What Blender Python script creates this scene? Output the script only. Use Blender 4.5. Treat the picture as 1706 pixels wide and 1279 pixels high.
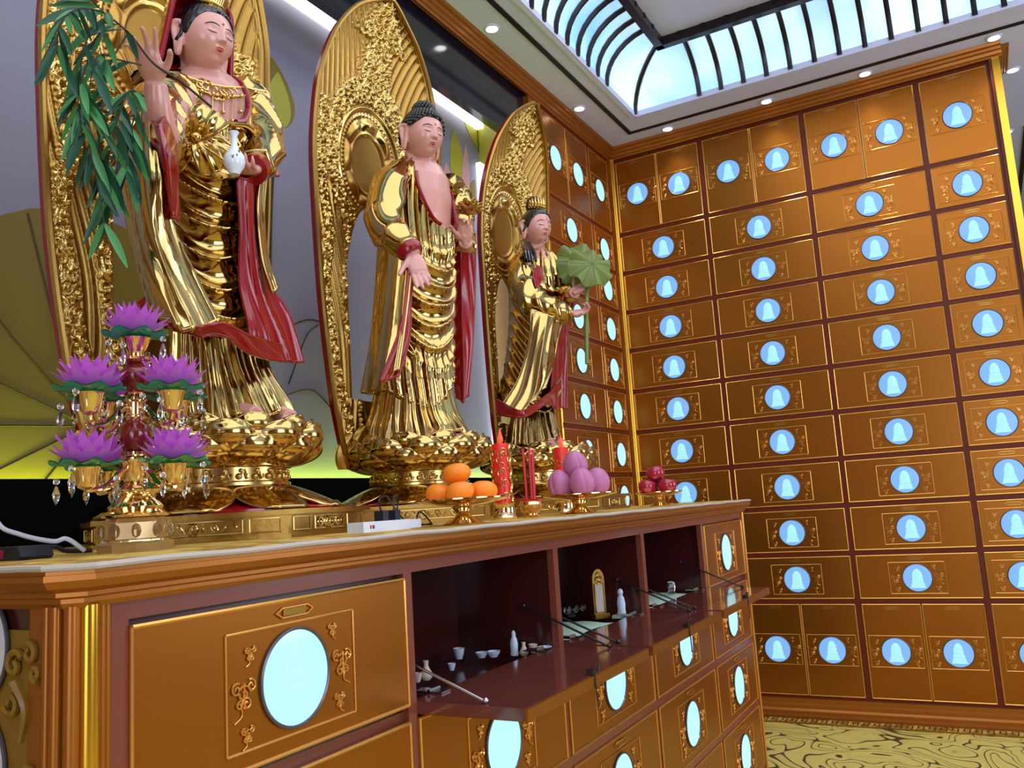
import bpy, math, random
import numpy as np
from mathutils import Vector, Matrix
from math import sin, cos, pi, sqrt, atan2
random.seed(7); np.random.seed(7)
for o in list(bpy.data.objects): bpy.data.objects.remove(o)
SC = bpy.context.scene
COL = SC.collection

# ------------------------------------------------------------------ camera
F_PX, CXP, CYP = 1415.37, 853.0, 639.5
RI = np.array([.87056332, .48803209, -.06280276])
UP = np.array([.1239776, -.094036, .98781921])
BK = np.array([.47618175, -.8677453, -.14236934])
EYE = np.array([0, 0, .98])
cd = bpy.data.cameras.new('camera'); cam = bpy.data.objects.new('camera', cd); COL.objects.link(cam)
cam.matrix_world = Matrix(((RI[0], UP[0], BK[0], EYE[0]), (RI[1], UP[1], BK[1], EYE[1]), (RI[2], UP[2], BK[2], EYE[2]), (0, 0, 0, 1)))
cd.sensor_width = 36; cd.lens = F_PX / 1706 * 36; cd.clip_start = .02
SC.camera = cam

def at(u, v, X=None, Y=None, Z=None):
    """room point seen at photo pixel (u, v) on a plane X=, Y= or Z="""
    d = RI * (u - CXP) / F_PX - UP * (v - CYP) / F_PX - BK
    t = X / d[0] if X is not None else Y / d[1] if Y is not None else (Z - EYE[2]) / d[2]
    return EYE + d * t

# ------------------------------------------------------------------ light and exposure
w = bpy.data.worlds.new('room_ambience'); SC.world = w; w.use_nodes = True
w.node_tree.nodes['Background'].inputs[0].default_value = (.75, .8, 1, 1)
w.node_tree.nodes['Background'].inputs[1].default_value = .15
SC.view_settings.view_transform = 'Standard'; SC.view_settings.look = 'None'
SC.view_settings.exposure = 0.0; SC.view_settings.gamma = 1; SC.view_settings.use_curve_mapping = False

def area(name, loc, target, sx, sy, power, col):
    l = bpy.data.lights.new(name, 'AREA'); l.shape = 'RECTANGLE'; l.size = sx; l.size_y = sy
    l.energy = power; l.color = col
    o = bpy.data.objects.new(name, l); COL.objects.link(o); o.location = loc
    d = Vector(target) - Vector(loc)
    o.rotation_euler = d.to_track_quat('-Z', 'Y').to_euler()
    return o
FILL_COL = (.72, .84, 1.0)  # cool colour shared by the added fill lamps
area('added_right_fill', (3.15, .6, 1.6), (-1, 1.6, 1.2), 1.8, 1.9, 38, FILL_COL)  # fill lamp added at the unseen right wall to brighten the room
area('added_passage_fill', (3.15, 4.3, 1.5), (-.7, 1.6, .9), 1.8, 1.9, 34, FILL_COL)  # added fill, brings sheen to the altar front
area('added_rear_fill', (.9, -2.9, 1.5), (-.6, 1.5, 1.2), 1.8, 2.0, 22, FILL_COL)  # added fill from behind the camera
area('vault_light', (.15, 1.2, 2.93), (.15, 1.2, 0), 2.2, 3.8, 54, (.86, .92, 1.0))

# ------------------------------------------------------------------ materials
MATS = {}
def lin(c):
    return tuple(((x / 255) / 12.92 if x / 255 <= .04045 else ((x / 255 + .055) / 1.055) ** 2.4) for x in c) + (1,)
def mat(name, col=(128, 128, 128), rough=.5, metal=0., emit=None, es=1., trans=0., coat=0., bump=None, spec=.5, linear=None, ior=1.45):
    m = bpy.data.materials.new(name); m.use_nodes = True; MATS[name] = m
    n = m.node_tree.nodes; b = n['Principled BSDF']
    b.inputs['Base Color'].default_value = (linear + (1,)) if linear else lin(col)
    b.inputs['Roughness'].default_value = rough; b.inputs['Metallic'].default_value = metal
    b.inputs['Transmission Weight'].default_value = trans; b.inputs['Coat Weight'].default_value = coat
    b.inputs['Coat Roughness'].default_value = .08
    b.inputs['Specular IOR Level'].default_value = spec; b.inputs['IOR'].default_value = ior
    if emit: b.inputs['Emission Color'].default_value = lin(emit); b.inputs['Emission Strength'].default_value = es
    if bump:
        L = m.node_tree.links
        tc = n.new('ShaderNodeTexCoord'); t = n.new('ShaderNodeTexNoise'); t.inputs['Scale'].default_value = bump[0]; t.inputs['Detail'].default_value = 4
        bp = n.new('ShaderNodeBump'); bp.inputs['Strength'].default_value = bump[1]; bp.inputs['Distance'].default_value = bump[2]
        L.new(tc.outputs['Object'], t.inputs['Vector']); L.new(t.outputs['Fac'], bp.inputs['Height']); L.new(bp.outputs['Normal'], b.inputs['Normal'])
    return m
def nodes(m): return m.node_tree.nodes, m.node_tree.links, m.node_tree.nodes['Principled BSDF']

mat('gold_leaf', linear=(.56, .375, .13), rough=.12, metal=1, bump=(16, .2, .004))
mat('gold_carved', linear=(.42, .235, .055), rough=.33, metal=1, bump=(70, .25, .002))
mat('gold_relief', linear=(.64, .43, .14), rough=.2, metal=1)
mat('gold_dark', linear=(.36, .19, .035), rough=.38, metal=.9)
mat('gold_plate', linear=(.95, .68, .36), rough=.08, metal=1)
mat('panel_lacquer', linear=(.37, .118, .010), rough=.30, metal=.74, bump=(3, .06, .01))
mat('panel_bead', linear=(.85, .42, .10), rough=.25, metal=.85)
mat('rail_lacquer', linear=(.14, .020, .004), rough=.42, spec=.3)
mat('crown_lacquer', linear=(.40, .13, .016), rough=.3, metal=.55)
mat('pillar_gold', linear=(.78, .44, .05), rough=.2, metal=.95)
mat('maroon_interior', linear=(.055, .010, .008), rough=.16, coat=.35)
mat('red_lacquer', linear=(.27, .003, .007), rough=.16, coat=.25)
mat('skin_paint', linear=(.66, .31, .26), rough=.22, coat=.3)
mat('lip_paint', linear=(.50, .02, .03), rough=.25)
mat('hair_paint', linear=(.006, .006, .010), rough=.12, coat=.5)
mat('brow_paint', linear=(.03, .02, .03), rough=.4)
mat('eye_paint', linear=(.40, .18, .16), rough=.3)
mat('plaster_light_tint', linear=(.70, .72, 1.0), rough=.7)  # bluish cast of the light tinted into the white plaster's colour
mat('black_strip', linear=(.006, .006, .008), rough=.4)
mat('header_gloss', linear=(.006, .008, .02), rough=.12, coat=.5)
mat('black_board', linear=(.003, .003, .003), rough=.8, spec=.05)
mat('rib_metal', linear=(.022, .012, .016), rough=.3, metal=.3)
mat('led_white', emit=(255, 255, 255), es=2.4)
mat('led_green', emit=(214, 255, 70), es=34)
mat('lamp_lens', emit=(255, 255, 255), es=6)
mat('steel', linear=(.55, .55, .58), rough=.22, metal=1)
mat('dark_steel', linear=(.05, .045, .05), rough=.3, metal=.8)
mat('medallion_blue', linear=(.05, .1, .2), rough=.25, emit=(132, 186, 244), es=.88)
mat('medallion_figure', linear=(.1, .2, .2), rough=.3, emit=(176, 244, 250), es=.86)
mat('medallion_pale', linear=(.1, .2, .2), rough=.12, emit=(186, 244, 250), es=.95)
mat('medallion_rim', linear=(.12, .10, .12), rough=.3, metal=.5)
mat('leaf_green', linear=(.06, .24, .07), rough=.35)
mat('leaf_dark', linear=(.012, .075, .035), rough=.4)
mat('stem_brown', linear=(.03, .022, .012), rough=.6)
mat('porcelain', linear=(.72, .78, .86), rough=.12, coat=.5)
mat('ink', linear=(.02, .02, .04), rough=.4)
mat('jade_white', linear=(.62, .68, .80), rough=.3)
mat('cream', linear=(.62, .50, .40), rough=.35)
mat('cloth_trim', linear=(.50, .42, .36), rough=.9)
mat('white_plastic', linear=(.70, .72, .78), rough=.35)
mat('black_plastic', linear=(.008, .010, .018), rough=.3)
mat('red_switch', linear=(.30, .01, .06), rough=.3)
mat('orange_peel', linear=(.95, .25, .012), rough=.42, bump=(260, .25, .0012))
mat('plum_skin', linear=(.50, .16, .33), rough=.38)
mat('apple_skin', linear=(.38, .010, .035), rough=.12, coat=.5)
mat('candle_red', linear=(.62, .015, .01), rough=.3, emit=(255, 40, 20), es=.14)
mat('flame', linear=(.9, .1, .05), rough=.3, emit=(255, 70, 40), es=.9)
mat('incense_red', linear=(.62, .010, .02), rough=.25)
mat('crystal', linear=(.95, .95, .95), rough=.03, trans=1, ior=1.5)
mat('lotus_pink', linear=(.60, .20, .62), rough=.12, trans=.3, emit=(190, 80, 205), es=.12)
mat('saucer_green', linear=(.02, .40, .22), rough=.15, trans=.15)
mat('red_glass', linear=(.20, .012, .008), rough=.08, coat=.5)
mat('lotus_leaf_green', linear=(.16, .21, .045), rough=.5)
mat('mint_cloth', linear=(.50, .66, .50), rough=.9)
mat('carved_wood', linear=(.24, .12, .013), rough=.35, coat=.2, bump=(6, .1, .01))
mat('disc_white', linear=(.62, .60, .66), rough=.3)
mat('wall_plain', linear=(.30, .17, .06), rough=.5)
mat('added_pane_glow', emit=(215, 230, 255), es=2.5)  # glow for the added panes out of view

mat('rail_satin', linear=(.21, .050, .028), rough=.30, coat=.2)
mat('maroon_satin', linear=(.14, .036, .026), rough=.14, coat=.5)
mat('paint_olive', linear=(.24, .165, .02), rough=.5)
mat('paint_yellow', linear=(.46, .43, .04), rough=.5)
mat('paint_pink', linear=(.70, .36, .36), rough=.5)
mat('paint_vein', linear=(.06, .03, .015), rough=.6)
mat('led_vault', emit=(200, 240, 255), es=2.5)
mat('led_soft', emit=(244, 252, 255), es=1.5)
mat('crystal_base', linear=(.62, .36, .12), rough=.06, metal=.25, trans=.5, ior=1.5)
mat('white_plastic_shiny', linear=(.75, .78, .88), rough=.15)
m = mat('mural_wash', linear=(.30, .29, .39), rough=.45)

# vault glass: a printed cloud sky, back-lit
m = mat('vault_sky', rough=.2); n, L, b = nodes(m)
tc = n.new('ShaderNodeTexCoord'); no = n.new('ShaderNodeTexNoise'); no.inputs['Scale'].default_value = 1.7; no.inputs['Detail'].default_value = 3
cr = n.new('ShaderNodeValToRGB'); cr.color_ramp.elements[0].position = .38; cr.color_ramp.elements[1].position = .66
cr.color_ramp.elements[0].color = lin((128, 186, 248)); cr.color_ramp.elements[1].color = lin((216, 246, 255))
L.new(tc.outputs['Object'], no.inputs['Vector']); L.new(no.outputs['Fac'], cr.inputs['Fac'])
L.new(cr.outputs['Color'], b.inputs['Base Color']); L.new(cr.outputs['Color'], b.inputs['Emission Color']); b.inputs['Emission Strength'].default_value = .95

# carpet: yellow-olive with brown cloud-scroll lines
m = mat('carpet_scroll', rough=.95); n, L, b = nodes(m)
tc = n.new('ShaderNodeTexCoord'); no = n.new('ShaderNodeTexNoise'); no.inputs['Scale'].default_value = 2.3; no.inputs['Detail'].default_value = .6; no.inputs['Distortion'].default_value = 2.6
L.new(tc.outputs['Object'], no.inputs['Vector'])
mu = n.new('ShaderNodeMath'); mu.operation = 'MULTIPLY'; mu.inputs[1].default_value = 9
fr = n.new('ShaderNodeMath'); fr.operation = 'FRACT'
cr = n.new('ShaderNodeValToRGB'); e = cr.color_ramp.elements
e[0].position = 0; e[0].color = lin((214, 190, 96)); e[1].position = 1; e[1].color = lin((214, 190, 96))
for p, c in ((.40, (218, 196, 100)), (.44, (84, 60, 24)), (.56, (84, 60, 24)), (.60, (206, 182, 90))):
    k = e.new(p); k.color = lin(c)
L.new(no.outputs['Fac'], mu.inputs[0]); L.new(mu.outputs[0], fr.inputs[0]); L.new(fr.outputs[0], cr.inputs['Fac']); L.new(cr.outputs['Color'], b.inputs['Base Color'])

# altar cloth: yellow satin with a woven pattern
m = mat('altar_satin', rough=.6); n, L, b = nodes(m)
tc = n.new('ShaderNodeTexCoord'); no = n.new('ShaderNodeTexNoise'); no.inputs['Scale'].default_value = 16; no.inputs['Detail'].default_value = 2; no.inputs['Distortion'].default_value = 1.2
cr = n.new('ShaderNodeValToRGB'); e = cr.color_ramp.elements; e[0].position = .45; e[1].position = .56
e[0].color = lin((214, 178, 84)); e[1].color = lin((160, 116, 40))
L.new(tc.outputs['Object'], no.inputs['Vector']); L.new(no.outputs['Fac'], cr.inputs['Fac']); L.new(cr.outputs['Color'], b.inputs['Base Color'])

# ------------------------------------------------------------------ mesh tools
class MB:
    """collects shapes into one mesh; every face carries a material slot"""
    def __init__(s): s.V = []; s.Fc = []; s.M = []; s.n = 0
    def add(s, V, F, mi=0):
        V = np.asarray(V, float).reshape(-1, 3); s.V.append(V)
        F = [tuple(int(i) + s.n for i in f) for f in F]
        s.Fc += F; s.M += [mi] * len(F); s.n += len(V); return s
    def merge(s, o, mtx=None, mi=None):
        V = np.concatenate(o.V)
        if mtx is not None:
            A = np.array(mtx); V = V @ A[:3, :3].T + A[:3, 3]
        k = s.n; s.V.append(V); s.Fc += [tuple(i + k for i in f) for f in o.Fc]; s.M += (o.M if mi is None else [mi] * len(o.Fc)); s.n += len(V); return s
    def box(s, a, c, mi=0):
        x0, x1 = sorted((a[0], c[0])); y0, y1 = sorted((a[1], c[1])); z0, z1 = sorted((a[2], c[2]))
        V = [(x0, y0, z0), (x1, y0, z0), (x1, y1, z0), (x0, y1, z0), (x0, y0, z1), (x1, y0, z1), (x1, y1, z1), (x0, y1, z1)]
        return s.add(V, [(3, 2, 1, 0), (4, 5, 6, 7), (0, 1, 5, 4), (1, 2, 6, 5), (2, 3, 7, 6), (3, 0, 4, 7)], mi)
    def grid(s, P, cu=False, cv=False, mi=0, flip=False):
        P = np.asarray(P, float); nu, nv = P.shape[:2]
        i = np.arange(nu if cu else nu - 1); j = np.arange(nv if cv else nv - 1)
        I, J = np.meshgrid(i, j, indexing='ij'); I2 = (I + 1) % nu; J2 = (J + 1) % nv
        q = np.stack([I * nv + J, I2 * nv + J, I2 * nv + J2, I * nv + J2], -1).reshape(-1, 4)
        if flip: q = q[:, ::-1]
        return s.add(P.reshape(-1, 3), q.tolist(), mi)
    def tube(s, pts, r, k=8, closed=False, mi=0, cap=True, flat=None):
        pts = np.asarray(pts, float); N = len(pts)
        r = np.full(N, r) if np.isscalar(r) else np.asarray(r, float)
        T = (np.roll(pts, -1, 0) - np.roll(pts, 1, 0)) if closed else np.gradient(pts, axis=0)
        T /= np.linalg.norm(T, axis=1, keepdims=True) + 1e-12
        a = np.array([0, 0, 1.]) if abs(T[0][2]) < .9 else np.array([1., 0, 0])
        u = np.cross(T[0], a); u /= np.linalg.norm(u); P = []
        th = np.arange(k) * 2 * pi / k
        for i in range(N):
            u = u - T[i] * (u @ T[i]); u /= np.linalg.norm(u) + 1e-12; v = np.cross(T[i], u)
            fl = 1 if flat is None else flat
            P.append(pts[i] + r[i] * (np.cos(th)[:, None] * u + fl * np.sin(th)[:, None] * v))
        P = np.array(P); k0 = s.n
        s.grid(P, cu=closed, cv=True, mi=mi)
        if cap and not closed:
            s.Fc += [tuple(range(k0, k0 + k)), tuple(range(k0 + N * k - 1, k0 + N * k - k - 1, -1))]; s.M += [mi, mi]
        return s
    def lathe(s, prof, k=24, c=(0, 0, 0), mi=0, sx=1, sy=1, f=None):
        prof = np.asarray(prof, float); th = np.arange(k) * 2 * pi / k
        R, TH = np.meshgrid(prof[:, 0], th, indexing='ij'); Z = np.repeat(prof[:, 1][:, None], k, 1)
        if f is not None: R = R * f(TH, Z)
        P = np.stack([c[0] + R * np.cos(TH) * sx, c[1] + R * np.sin(TH) * sy, c[2] + Z], -1)
        k0 = s.n; s.grid(P, cv=True, mi=mi, flip=True)
        if prof[0, 0] > 1e-5: s.Fc.append(tuple(range(k0 + k - 1, k0 - 1, -1))); s.M.append(mi)
        e0 = k0 + (len(prof) - 1) * k
        if prof[-1, 0] > 1e-5: s.Fc.append(tuple(range(e0, e0 + k))); s.M.append(mi)
        return s
    def ball(s, c, r, nu=16, nv=12, mi=0):
        r = (r, r, r) if np.isscalar(r) else r
        a = np.linspace(-pi / 2, pi / 2, nv)
        th = np.arange(nu) * 2 * pi / nu
        A, T = np.meshgrid(a, th, indexing='ij')
        P = np.stack([c[0] + r[0] * np.cos(A) * np.cos(T), c[1] + r[1] * np.cos(A) * np.sin(T), c[2] + r[2] * np.sin(A)], -1)
        return s.grid(P, cv=True, mi=mi, flip=True)
    def prism(s, poly, z0, z1, mi=0, ax='z'):
        """polygon (a,b) extruded along ax"""
        n_ = len(poly)
        def pt(p, z): return (p[0], p[1], z) if ax == 'z' else (z, p[0], p[1]) if ax == 'x' else (p[0], z, p[1])
        V = [pt(p, z0) for p in poly] + [pt(p, z1) for p in poly]
        F = [tuple(range(n_ - 1, -1, -1)), tuple(range(n_, 2 * n_))] + [(i, (i + 1) % n_, n_ + (i + 1) % n_, n_ + i) for i in range(n_)]
        return s.add(V, F, mi)
    def mesh(s, name, mats, smooth=True, angle=40):
        me = bpy.data.meshes.new(name)
        V = np.concatenate(s.V) if s.V else np.zeros((0, 3))
        me.from_pydata(V.tolist(), [], s.Fc)
        for mm in (mats if isinstance(mats, (list, tuple)) else [mats]): me.materials.append(MATS[mm])
        me.polygons.foreach_set('material_index', s.M)
        me.update()
        if smooth:
            me.polygons.foreach_set('use_smooth', [True] * len(me.polygons))
            if angle: me.set_sharp_from_angle(angle=math.radians(angle))
        return me
    def build(s, name, mats, parent=None, smooth=True, angle=40, loc=None):
        o = bpy.data.objects.new(name, s.mesh(name, mats, smooth, angle)); COL.objects.link(o)
        if parent is not None: o.parent = parent
        if loc is not None: o.location = loc
        return o

def inst(name, me, parent=None, loc=(0, 0, 0), rot=(0, 0, 0), scale=(1, 1, 1)):
    o = bpy.data.objects.new(name, me); COL.objects.link(o); o.parent = parent
    o.location = loc; o.rotation_euler = rot; o.scale = scale; return o
def thing(name, label, cat, loc=(0, 0, 0), rz=0, group=None):
    o = bpy.data.objects.new(name, None); COL.objects.link(o); o.location = loc; o.rotation_euler = (0, 0, rz)
    o.empty_display_size = .05; tag(o, label, cat, group); return o
def tag(o, label, cat, group=None):
    o['label'] = label; o['category'] = cat
    if group: o['group'] = group
    return o
def struct(o): o['kind'] = 'structure'; return o
def interp(x, xs, ys): return np.interp(x, xs, ys)
def smooth_interp(x, xs, ys):
    """monotone-ish cubic through key values"""
    xs = np.asarray(xs, float); ys = np.asarray(ys, float); x = np.asarray(x, float)
    d = np.diff(ys) / np.diff(xs); mm = np.zeros(len(xs)); mm[0] = d[0]; mm[-1] = d[-1]
    for i in range(1, len(xs) - 1):
        mm[i] = 0 if d[i - 1] * d[i] <= 0 else 2 * d[i - 1] * d[i] / (d[i - 1] + d[i])
    i = np.clip(np.searchsorted(xs, x) - 1, 0, len(xs) - 2); h = (xs[i + 1] - xs[i]); t = np.clip((x - xs[i]) / h, 0, 1)
    return (2 * t**3 - 3 * t**2 + 1) * ys[i] + (t**3 - 2 * t**2 + t) * h * mm[i] + (-2 * t**3 + 3 * t**2) * ys[i + 1] + (t**3 - t**2) * h * mm[i + 1]
def spline(pts, n):
    """Catmull-Rom through points"""
    p = np.asarray(pts, float); p = np.vstack([2 * p[0] - p[1], p, 2 * p[-1] - p[-2]]); N = len(p) - 3; out = []
    for t in np.linspace(0, N - 1e-9, n):
        i = int(t); f = t - i; a, b_, c, d = p[i:i + 4]
        out.append(.5 * (2 * b_ + (c - a) * f + (2 * a - 5 * b_ + 4 * c - d) * f * f + (3 * b_ - a - 3 * c + d) * f**3))
    return np.array(out)

# ------------------------------------------------------------------ room shell
ZC = 2.766
XL, YB = -1.54, 4.0
NX = -1.78            # back of the lit niche
VX0, VX1, VY0, VY1 = -1.25, 1.75, -1.35, 3.65      # opening of the ceiling vault
f = MB().box((-3.2, -3.1, -.05), (3.3, 8, 0)); struct(f.build('floor', 'carpet_scroll', smooth=False))
c = MB()
for a, b_ in (((-1.9, -3.1), (VX0, 8)), ((VX1, -3.1), (3.3, 8)), ((VX0, VY1), (VX1, 5.18)), ((VX0, -3.1), (VX1, VY0)), ((VX0, 7.62), (VX1, 8)), ((1.34, 5.18), (VX1, 7.62)), ((VX0, 5.18), (.58, 7.62))):
    c.box(a + (ZC,), b_ + (ZC + .03,))
struct(c.build('ceiling', 'plaster_light_tint', smooth=False))
# left wall: solid beyond the lit niche, recess for the statues before it
NY1 = 3.08
struct(MB().box((-1.9, NY1, 0), (-1.545, 4.1, ZC)).build('wall_left', 'wall_plain', smooth=False))
struct(MB().box((-1.9, -3.1, 0), (-1.545, .2, ZC)).build('wall_side', 'wall_plain', smooth=False))
struct(MB().box((-1.9, .2, 2.752), (-1.545, NY1, ZC)).build('trim_10', 'wall_plain', smooth=False))
struct(MB().box((-1.9, 4.02, 0), (.24, 4.2, ZC)).build('wall_back', 'wall_plain', smooth=False))
struct(MB().box((-1.9, -3.1, 0), (-.1, -3, ZC)).box((1.9, -3.1, 0), (3.3, -3, ZC)).box((-.1, -3.1, 2.6), (1.9, -3, ZC)).build('wall_front', 'wall_plain', smooth=False))
struct(MB().box((3.2, -3, 0), (3.3, -.4, ZC)).box((3.2, 1.6, 0), (3.3, 3.3, ZC)).box((3.2, 5.3, 0), (3.3, 8, ZC)).box((3.2, 3.3, 0), (3.3, 5.3, .6)).box((3.2, 3.3, 2.6), (3.3, 5.3, ZC)).box((3.2, -.4, 0), (3.3, 1.6, .6)).box((3.2, -.4, 2.6), (3.3, 1.6, ZC)).build('wall_right', 'wall_plain', smooth=False))
struct(MB().box((-1.9, 7.9, 0), (3.3, 8, ZC)).build('wall_far', 'wall_plain', smooth=False))
struct(MB().box((3.27, -.4, .6), (3.29, 1.6, 2.6)).build('added_glow_pane_1', 'added_pane_glow', smooth=False))  # unseen glowing pane, added to light the room from the right
struct(MB().box((3.27, 3.3, .6), (3.29, 5.3, 2.6)).build('added_glow_pane_2', 'added_pane_glow', smooth=False))  # unseen bright pane, added for the reflection on the altar doors
struct(MB().box((-.1, -3.1, 0), (1.9, -3.08, 2.6)).build('added_rear_glow_pane', 'added_pane_glow', smooth=False))  # unseen glowing panel added behind the camera as extra light
# vault roof slab (keeps the vault closed)
struct(MB().box((-1.9, -1.6, 3.02), (2.2, 8, 3.05)).build('trim_1', 'plaster_light_tint', smooth=False))

# ceiling vault: curved sky panels, dark ribs, flat centre
VH, VW = .20, .235
vault = thing('skylight_vault', 'coved blue sky ceiling vault with dark ribs over the room', 'skylight', (0, 0, ZC))
def cove(n_=9):
    a = np.linspace(0, pi / 2, n_); return VW * (1 - np.cos(a)), VH * np.sin(a)
ci, cz = cove()
sky = MB()
for (p0, p1, nrm) in (((VX0, VY0), (VX0, VY1), (1, 0)), ((VX1, VY0), (VX1, VY1), (-1, 0)), ((VX0, VY1), (VX1, VY1), (0, -1)), ((VX0, VY0), (VX1, VY0), (0, 1))):
    P = []
    for q in (p0, p1):
        row = []
        for d, z in zip(ci, cz):
            if nrm[0]: row.append((q[0] + nrm[0] * d, q[1] + (d if q[1] == VY0 else -d), z + .012))
            else: row.append((q[0] + (d if q[0] == VX0 else -d), q[1] + nrm[1] * d, z + .012))
        P.append(row)
    A = np.array(P); A = A[0][None] * (1 - np.linspace(0, 1, 24))[:, None, None] + A[1][None] * np.linspace(0, 1, 24)[:, None, None]
    sky.grid(A)
sky.build('sky_panel', 'vault_sky', vault, angle=None)
ix0, ix1, iy0, iy1 = VX0 + VW, VX1 - VW, VY0 + VW, VY1 - VW
fr = MB(); t = .035
for a, b_ in (((ix0 - t, iy0 - t), (ix0, iy1 + t)), ((ix1, iy0 - t), (ix1 + t, iy1 + t)), ((ix0 - t, iy1), (ix1 + t, iy1 + t)), ((ix0 - t, iy0 - t), (ix1 + t, iy0))):
    fr.box(a + (VH - .03,), b_ + (VH + .025,))
fr.build('centre_frame', 'rib_metal', vault, smooth=False)
MB().box((ix0, iy0, VH + .01), (ix1, iy1, VH + .03)).build('centre_panel', 'plaster_light_tint', vault, smooth=False)
lip = MB()
for a, b_ in (((VX0 - .02, VY0 - .02), (VX0 + .004, VY1 + .02)), ((VX1 - .004, VY0 - .02), (VX1 + .02, VY1 + .02)), ((VX0, VY1 - .004), (VX1, VY1 + .02)), ((VX0, VY0 - .02), (VX1, VY0 + .004))):
    lip.box(a + (-.006,), b_ + (.02,))
lip.build('opening_trim', 'plaster_light_tint', vault, smooth=False)
def rib(p, nrm):
    pts = [(p[0] + nrm[0] * (d + .004), p[1] + nrm[1] * (d + .004), z + .004) for d, z in zip(ci, cz)]
    MB().tube(pts, .0115, 6).build('rib', 'rib_metal', vault)
for x in np.arange(-.935, VX1 - .2, .1008): rib((x, VY1), (0, -1))
for y in np.arange(3.30, VY0 + .2, -.1008): rib((VX0, y), (1, 0))
for sx, sy, p in ((1, -1, (VX0, VY1)), (-1, -1, (VX1, VY1)), (1, 1, (VX0, VY0)), (-1, 1, (VX1, VY0))): rib(p, (sx, sy))
# second, smaller lit vault over the passage beyond the cabinets
v2 = thing('skylight_vault', 'pale lit sky panel in the ceiling of the passage beyond the cabinet wall', 'skylight', (.96, 6.4, ZC))
MB().box((-.36, -1.2, .08), (.36, 1.2, .1)).build('sky_panel', 'vault_sky', v2, smooth=False)
MB().box((-.36, -1.2, -.004), (-.33, 1.2, .08)).box((.33, -1.2, -.004), (.36, 1.2, .08)).box((-.36, -1.2, -.004), (.36, -1.17, .08)).box((-.36, 1.17, -.004), (.36, 1.2, .08)).build('opening_trim', 'plaster_light_tint', v2, smooth=False)

# black linear diffuser slots around the vault
SX, SY = -1.338, 3.808
for nm, a, b_, lb in (('linear_diffuser', (SX - .010, -1.5), (SX + .010, SY + .010), 'long black slot diffuser in the ceiling beside the statues'),
                      ('linear_diffuser', (SX + .011, SY - .010), (1.9, SY + .010), 'black slot diffuser in the ceiling along the golden cabinet wall'),
                      ('linear_diffuser', (.380, 5.0), (.402, 7.6), 'black slot diffuser in the passage ceiling beyond the cabinets')):
    s = MB().box(a + (ZC - .005,), b_ + (ZC + .002,))
    tag(s.build(nm, 'black_strip', smooth=False), lb, 'air vent')

# recessed downlights
dls = [(-1.425, 2.617, 'ceiling downlight over the middle statue'), (-1.431, 3.415, 'ceiling downlight over the narrow side cabinets'),
       (-1.167, 3.877, 'downlight above the cabinet column nearest the corner'), (-.687, 3.877, 'downlight above the second cabinet column from the corner'),
       (-.259, 3.876, 'downlight above the third cabinet column from the corner'), (.239, 3.876, 'downlight by the right end of the cabinet crown'),
       (.314, 4.251, 'nearer downlight in the passage ceiling past the cabinet wall'), (.305, 5.029, 'farther downlight in the passage ceiling past the cabinet wall')]
ring = MB().lathe([(.030, 0), (.030, -.004), (.024, -.006), (.021, -.002), (.021, 0)], 28).mesh('trim_ring', 'plaster_light_tint')
lens = MB().lathe([(0, -.0028), (.0205, -.0025), (.0205, 0)], 24).mesh('lens', 'lamp_lens')
for i, (x, y, lb) in enumerate(dls):
    d = thing('downlight', 'small round recessed white ' + lb, 'downlight', (x, y, ZC), group='ceiling downlights')
    inst('trim_ring', ring, d); inst('lens', lens, d)
    l = bpy.data.lights.new('downlight_beam', 'SPOT'); l.energy = 4; l.spot_size = 1.5; l.spot_blend = .7; l.shadow_soft_size = .02; l.color = (1, .95, .86)
    lo = bpy.data.objects.new('downlight_beam', l); COL.objects.link(lo); lo.location = (0, 0, -.02); lo.parent = d

# ------------------------------------------------------------------ niche doors: shared pieces (built in a local x = across, z = up, front towards -y)
MR = .0565
def disc(r, d, k=40):
    return MB().lathe([(0, d), (r * .8, d), (r, d * .55), (r, 0)], k)
def to_front(mb):            # lathe axis z -> -y
    return np.array(((1, 0, 0, 0), (0, 0, -1, 0), (0, 1, 0, 0), (0, 0, 0, 1)))
def med_mesh(face):
    m_ = MB(); m_.merge(disc(MR, .003), to_front(0))
    pts = [(MR * cos(a), -.002, MR * sin(a)) for a in np.linspace(0, 2 * pi, 48, endpoint=False)]
    m_.tube(pts, .0022, 6, closed=True, mi=1)
    return m_.mesh('medallion', [face, 'medallion_rim'])
MED_BLUE = med_mesh('medallion_blue'); MED_PALE = med_mesh('medallion_pale'); MED_END = med_mesh('disc_white')
def relief_mesh(v=0, m_='medallion_figure'):
    q = MB()
    def bl(x, z, rx, rz, d): q.ball((x, -.003, z), (rx, d, rz), 20, 10)
    if v == 0: bl(0, .001, .0200, .036, .002)
    else: bl(0, .002, .0185, .038, .002)
    q.prism([(-.029, -.041), (.029, -.041), (.022, -.018), (-.022, -.018)], -.006, -.002, ax='y')
    bl(0, -.012, .023, .009, .005); bl(0, .001, .013, .017, .005); bl(0, .019, .0072, .0095, .006); bl(0, .029, .004, .005, .005)
    bl(-.012, -.004, .006, .011, .004); bl(.012, -.004, .006, .011, .004)
    return q.mesh('buddha_relief', m_)
REL = [relief_mesh(0), relief_mesh(1)]
REL_PALE = relief_mesh(0, 'medallion_pale')
def clasp_mesh():
    q = MB(); w_, h_ = .021, .0055
    out = [(-w_ - .010, 0), (-w_, h_), (w_, h_), (w_ + .010, 0), (w_, -h_), (-w_, -h_)]
    q.tube([(x, -.002, z) for x, z in out], .0013, 5, closed=True)
    q.box((-w_ * .92, -.002, -h_ * .75), (w_ * .92, 0, h_ * .75), 1)
    return q.mesh('clasp', ['panel_bead', 'gold_dark'])
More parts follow.
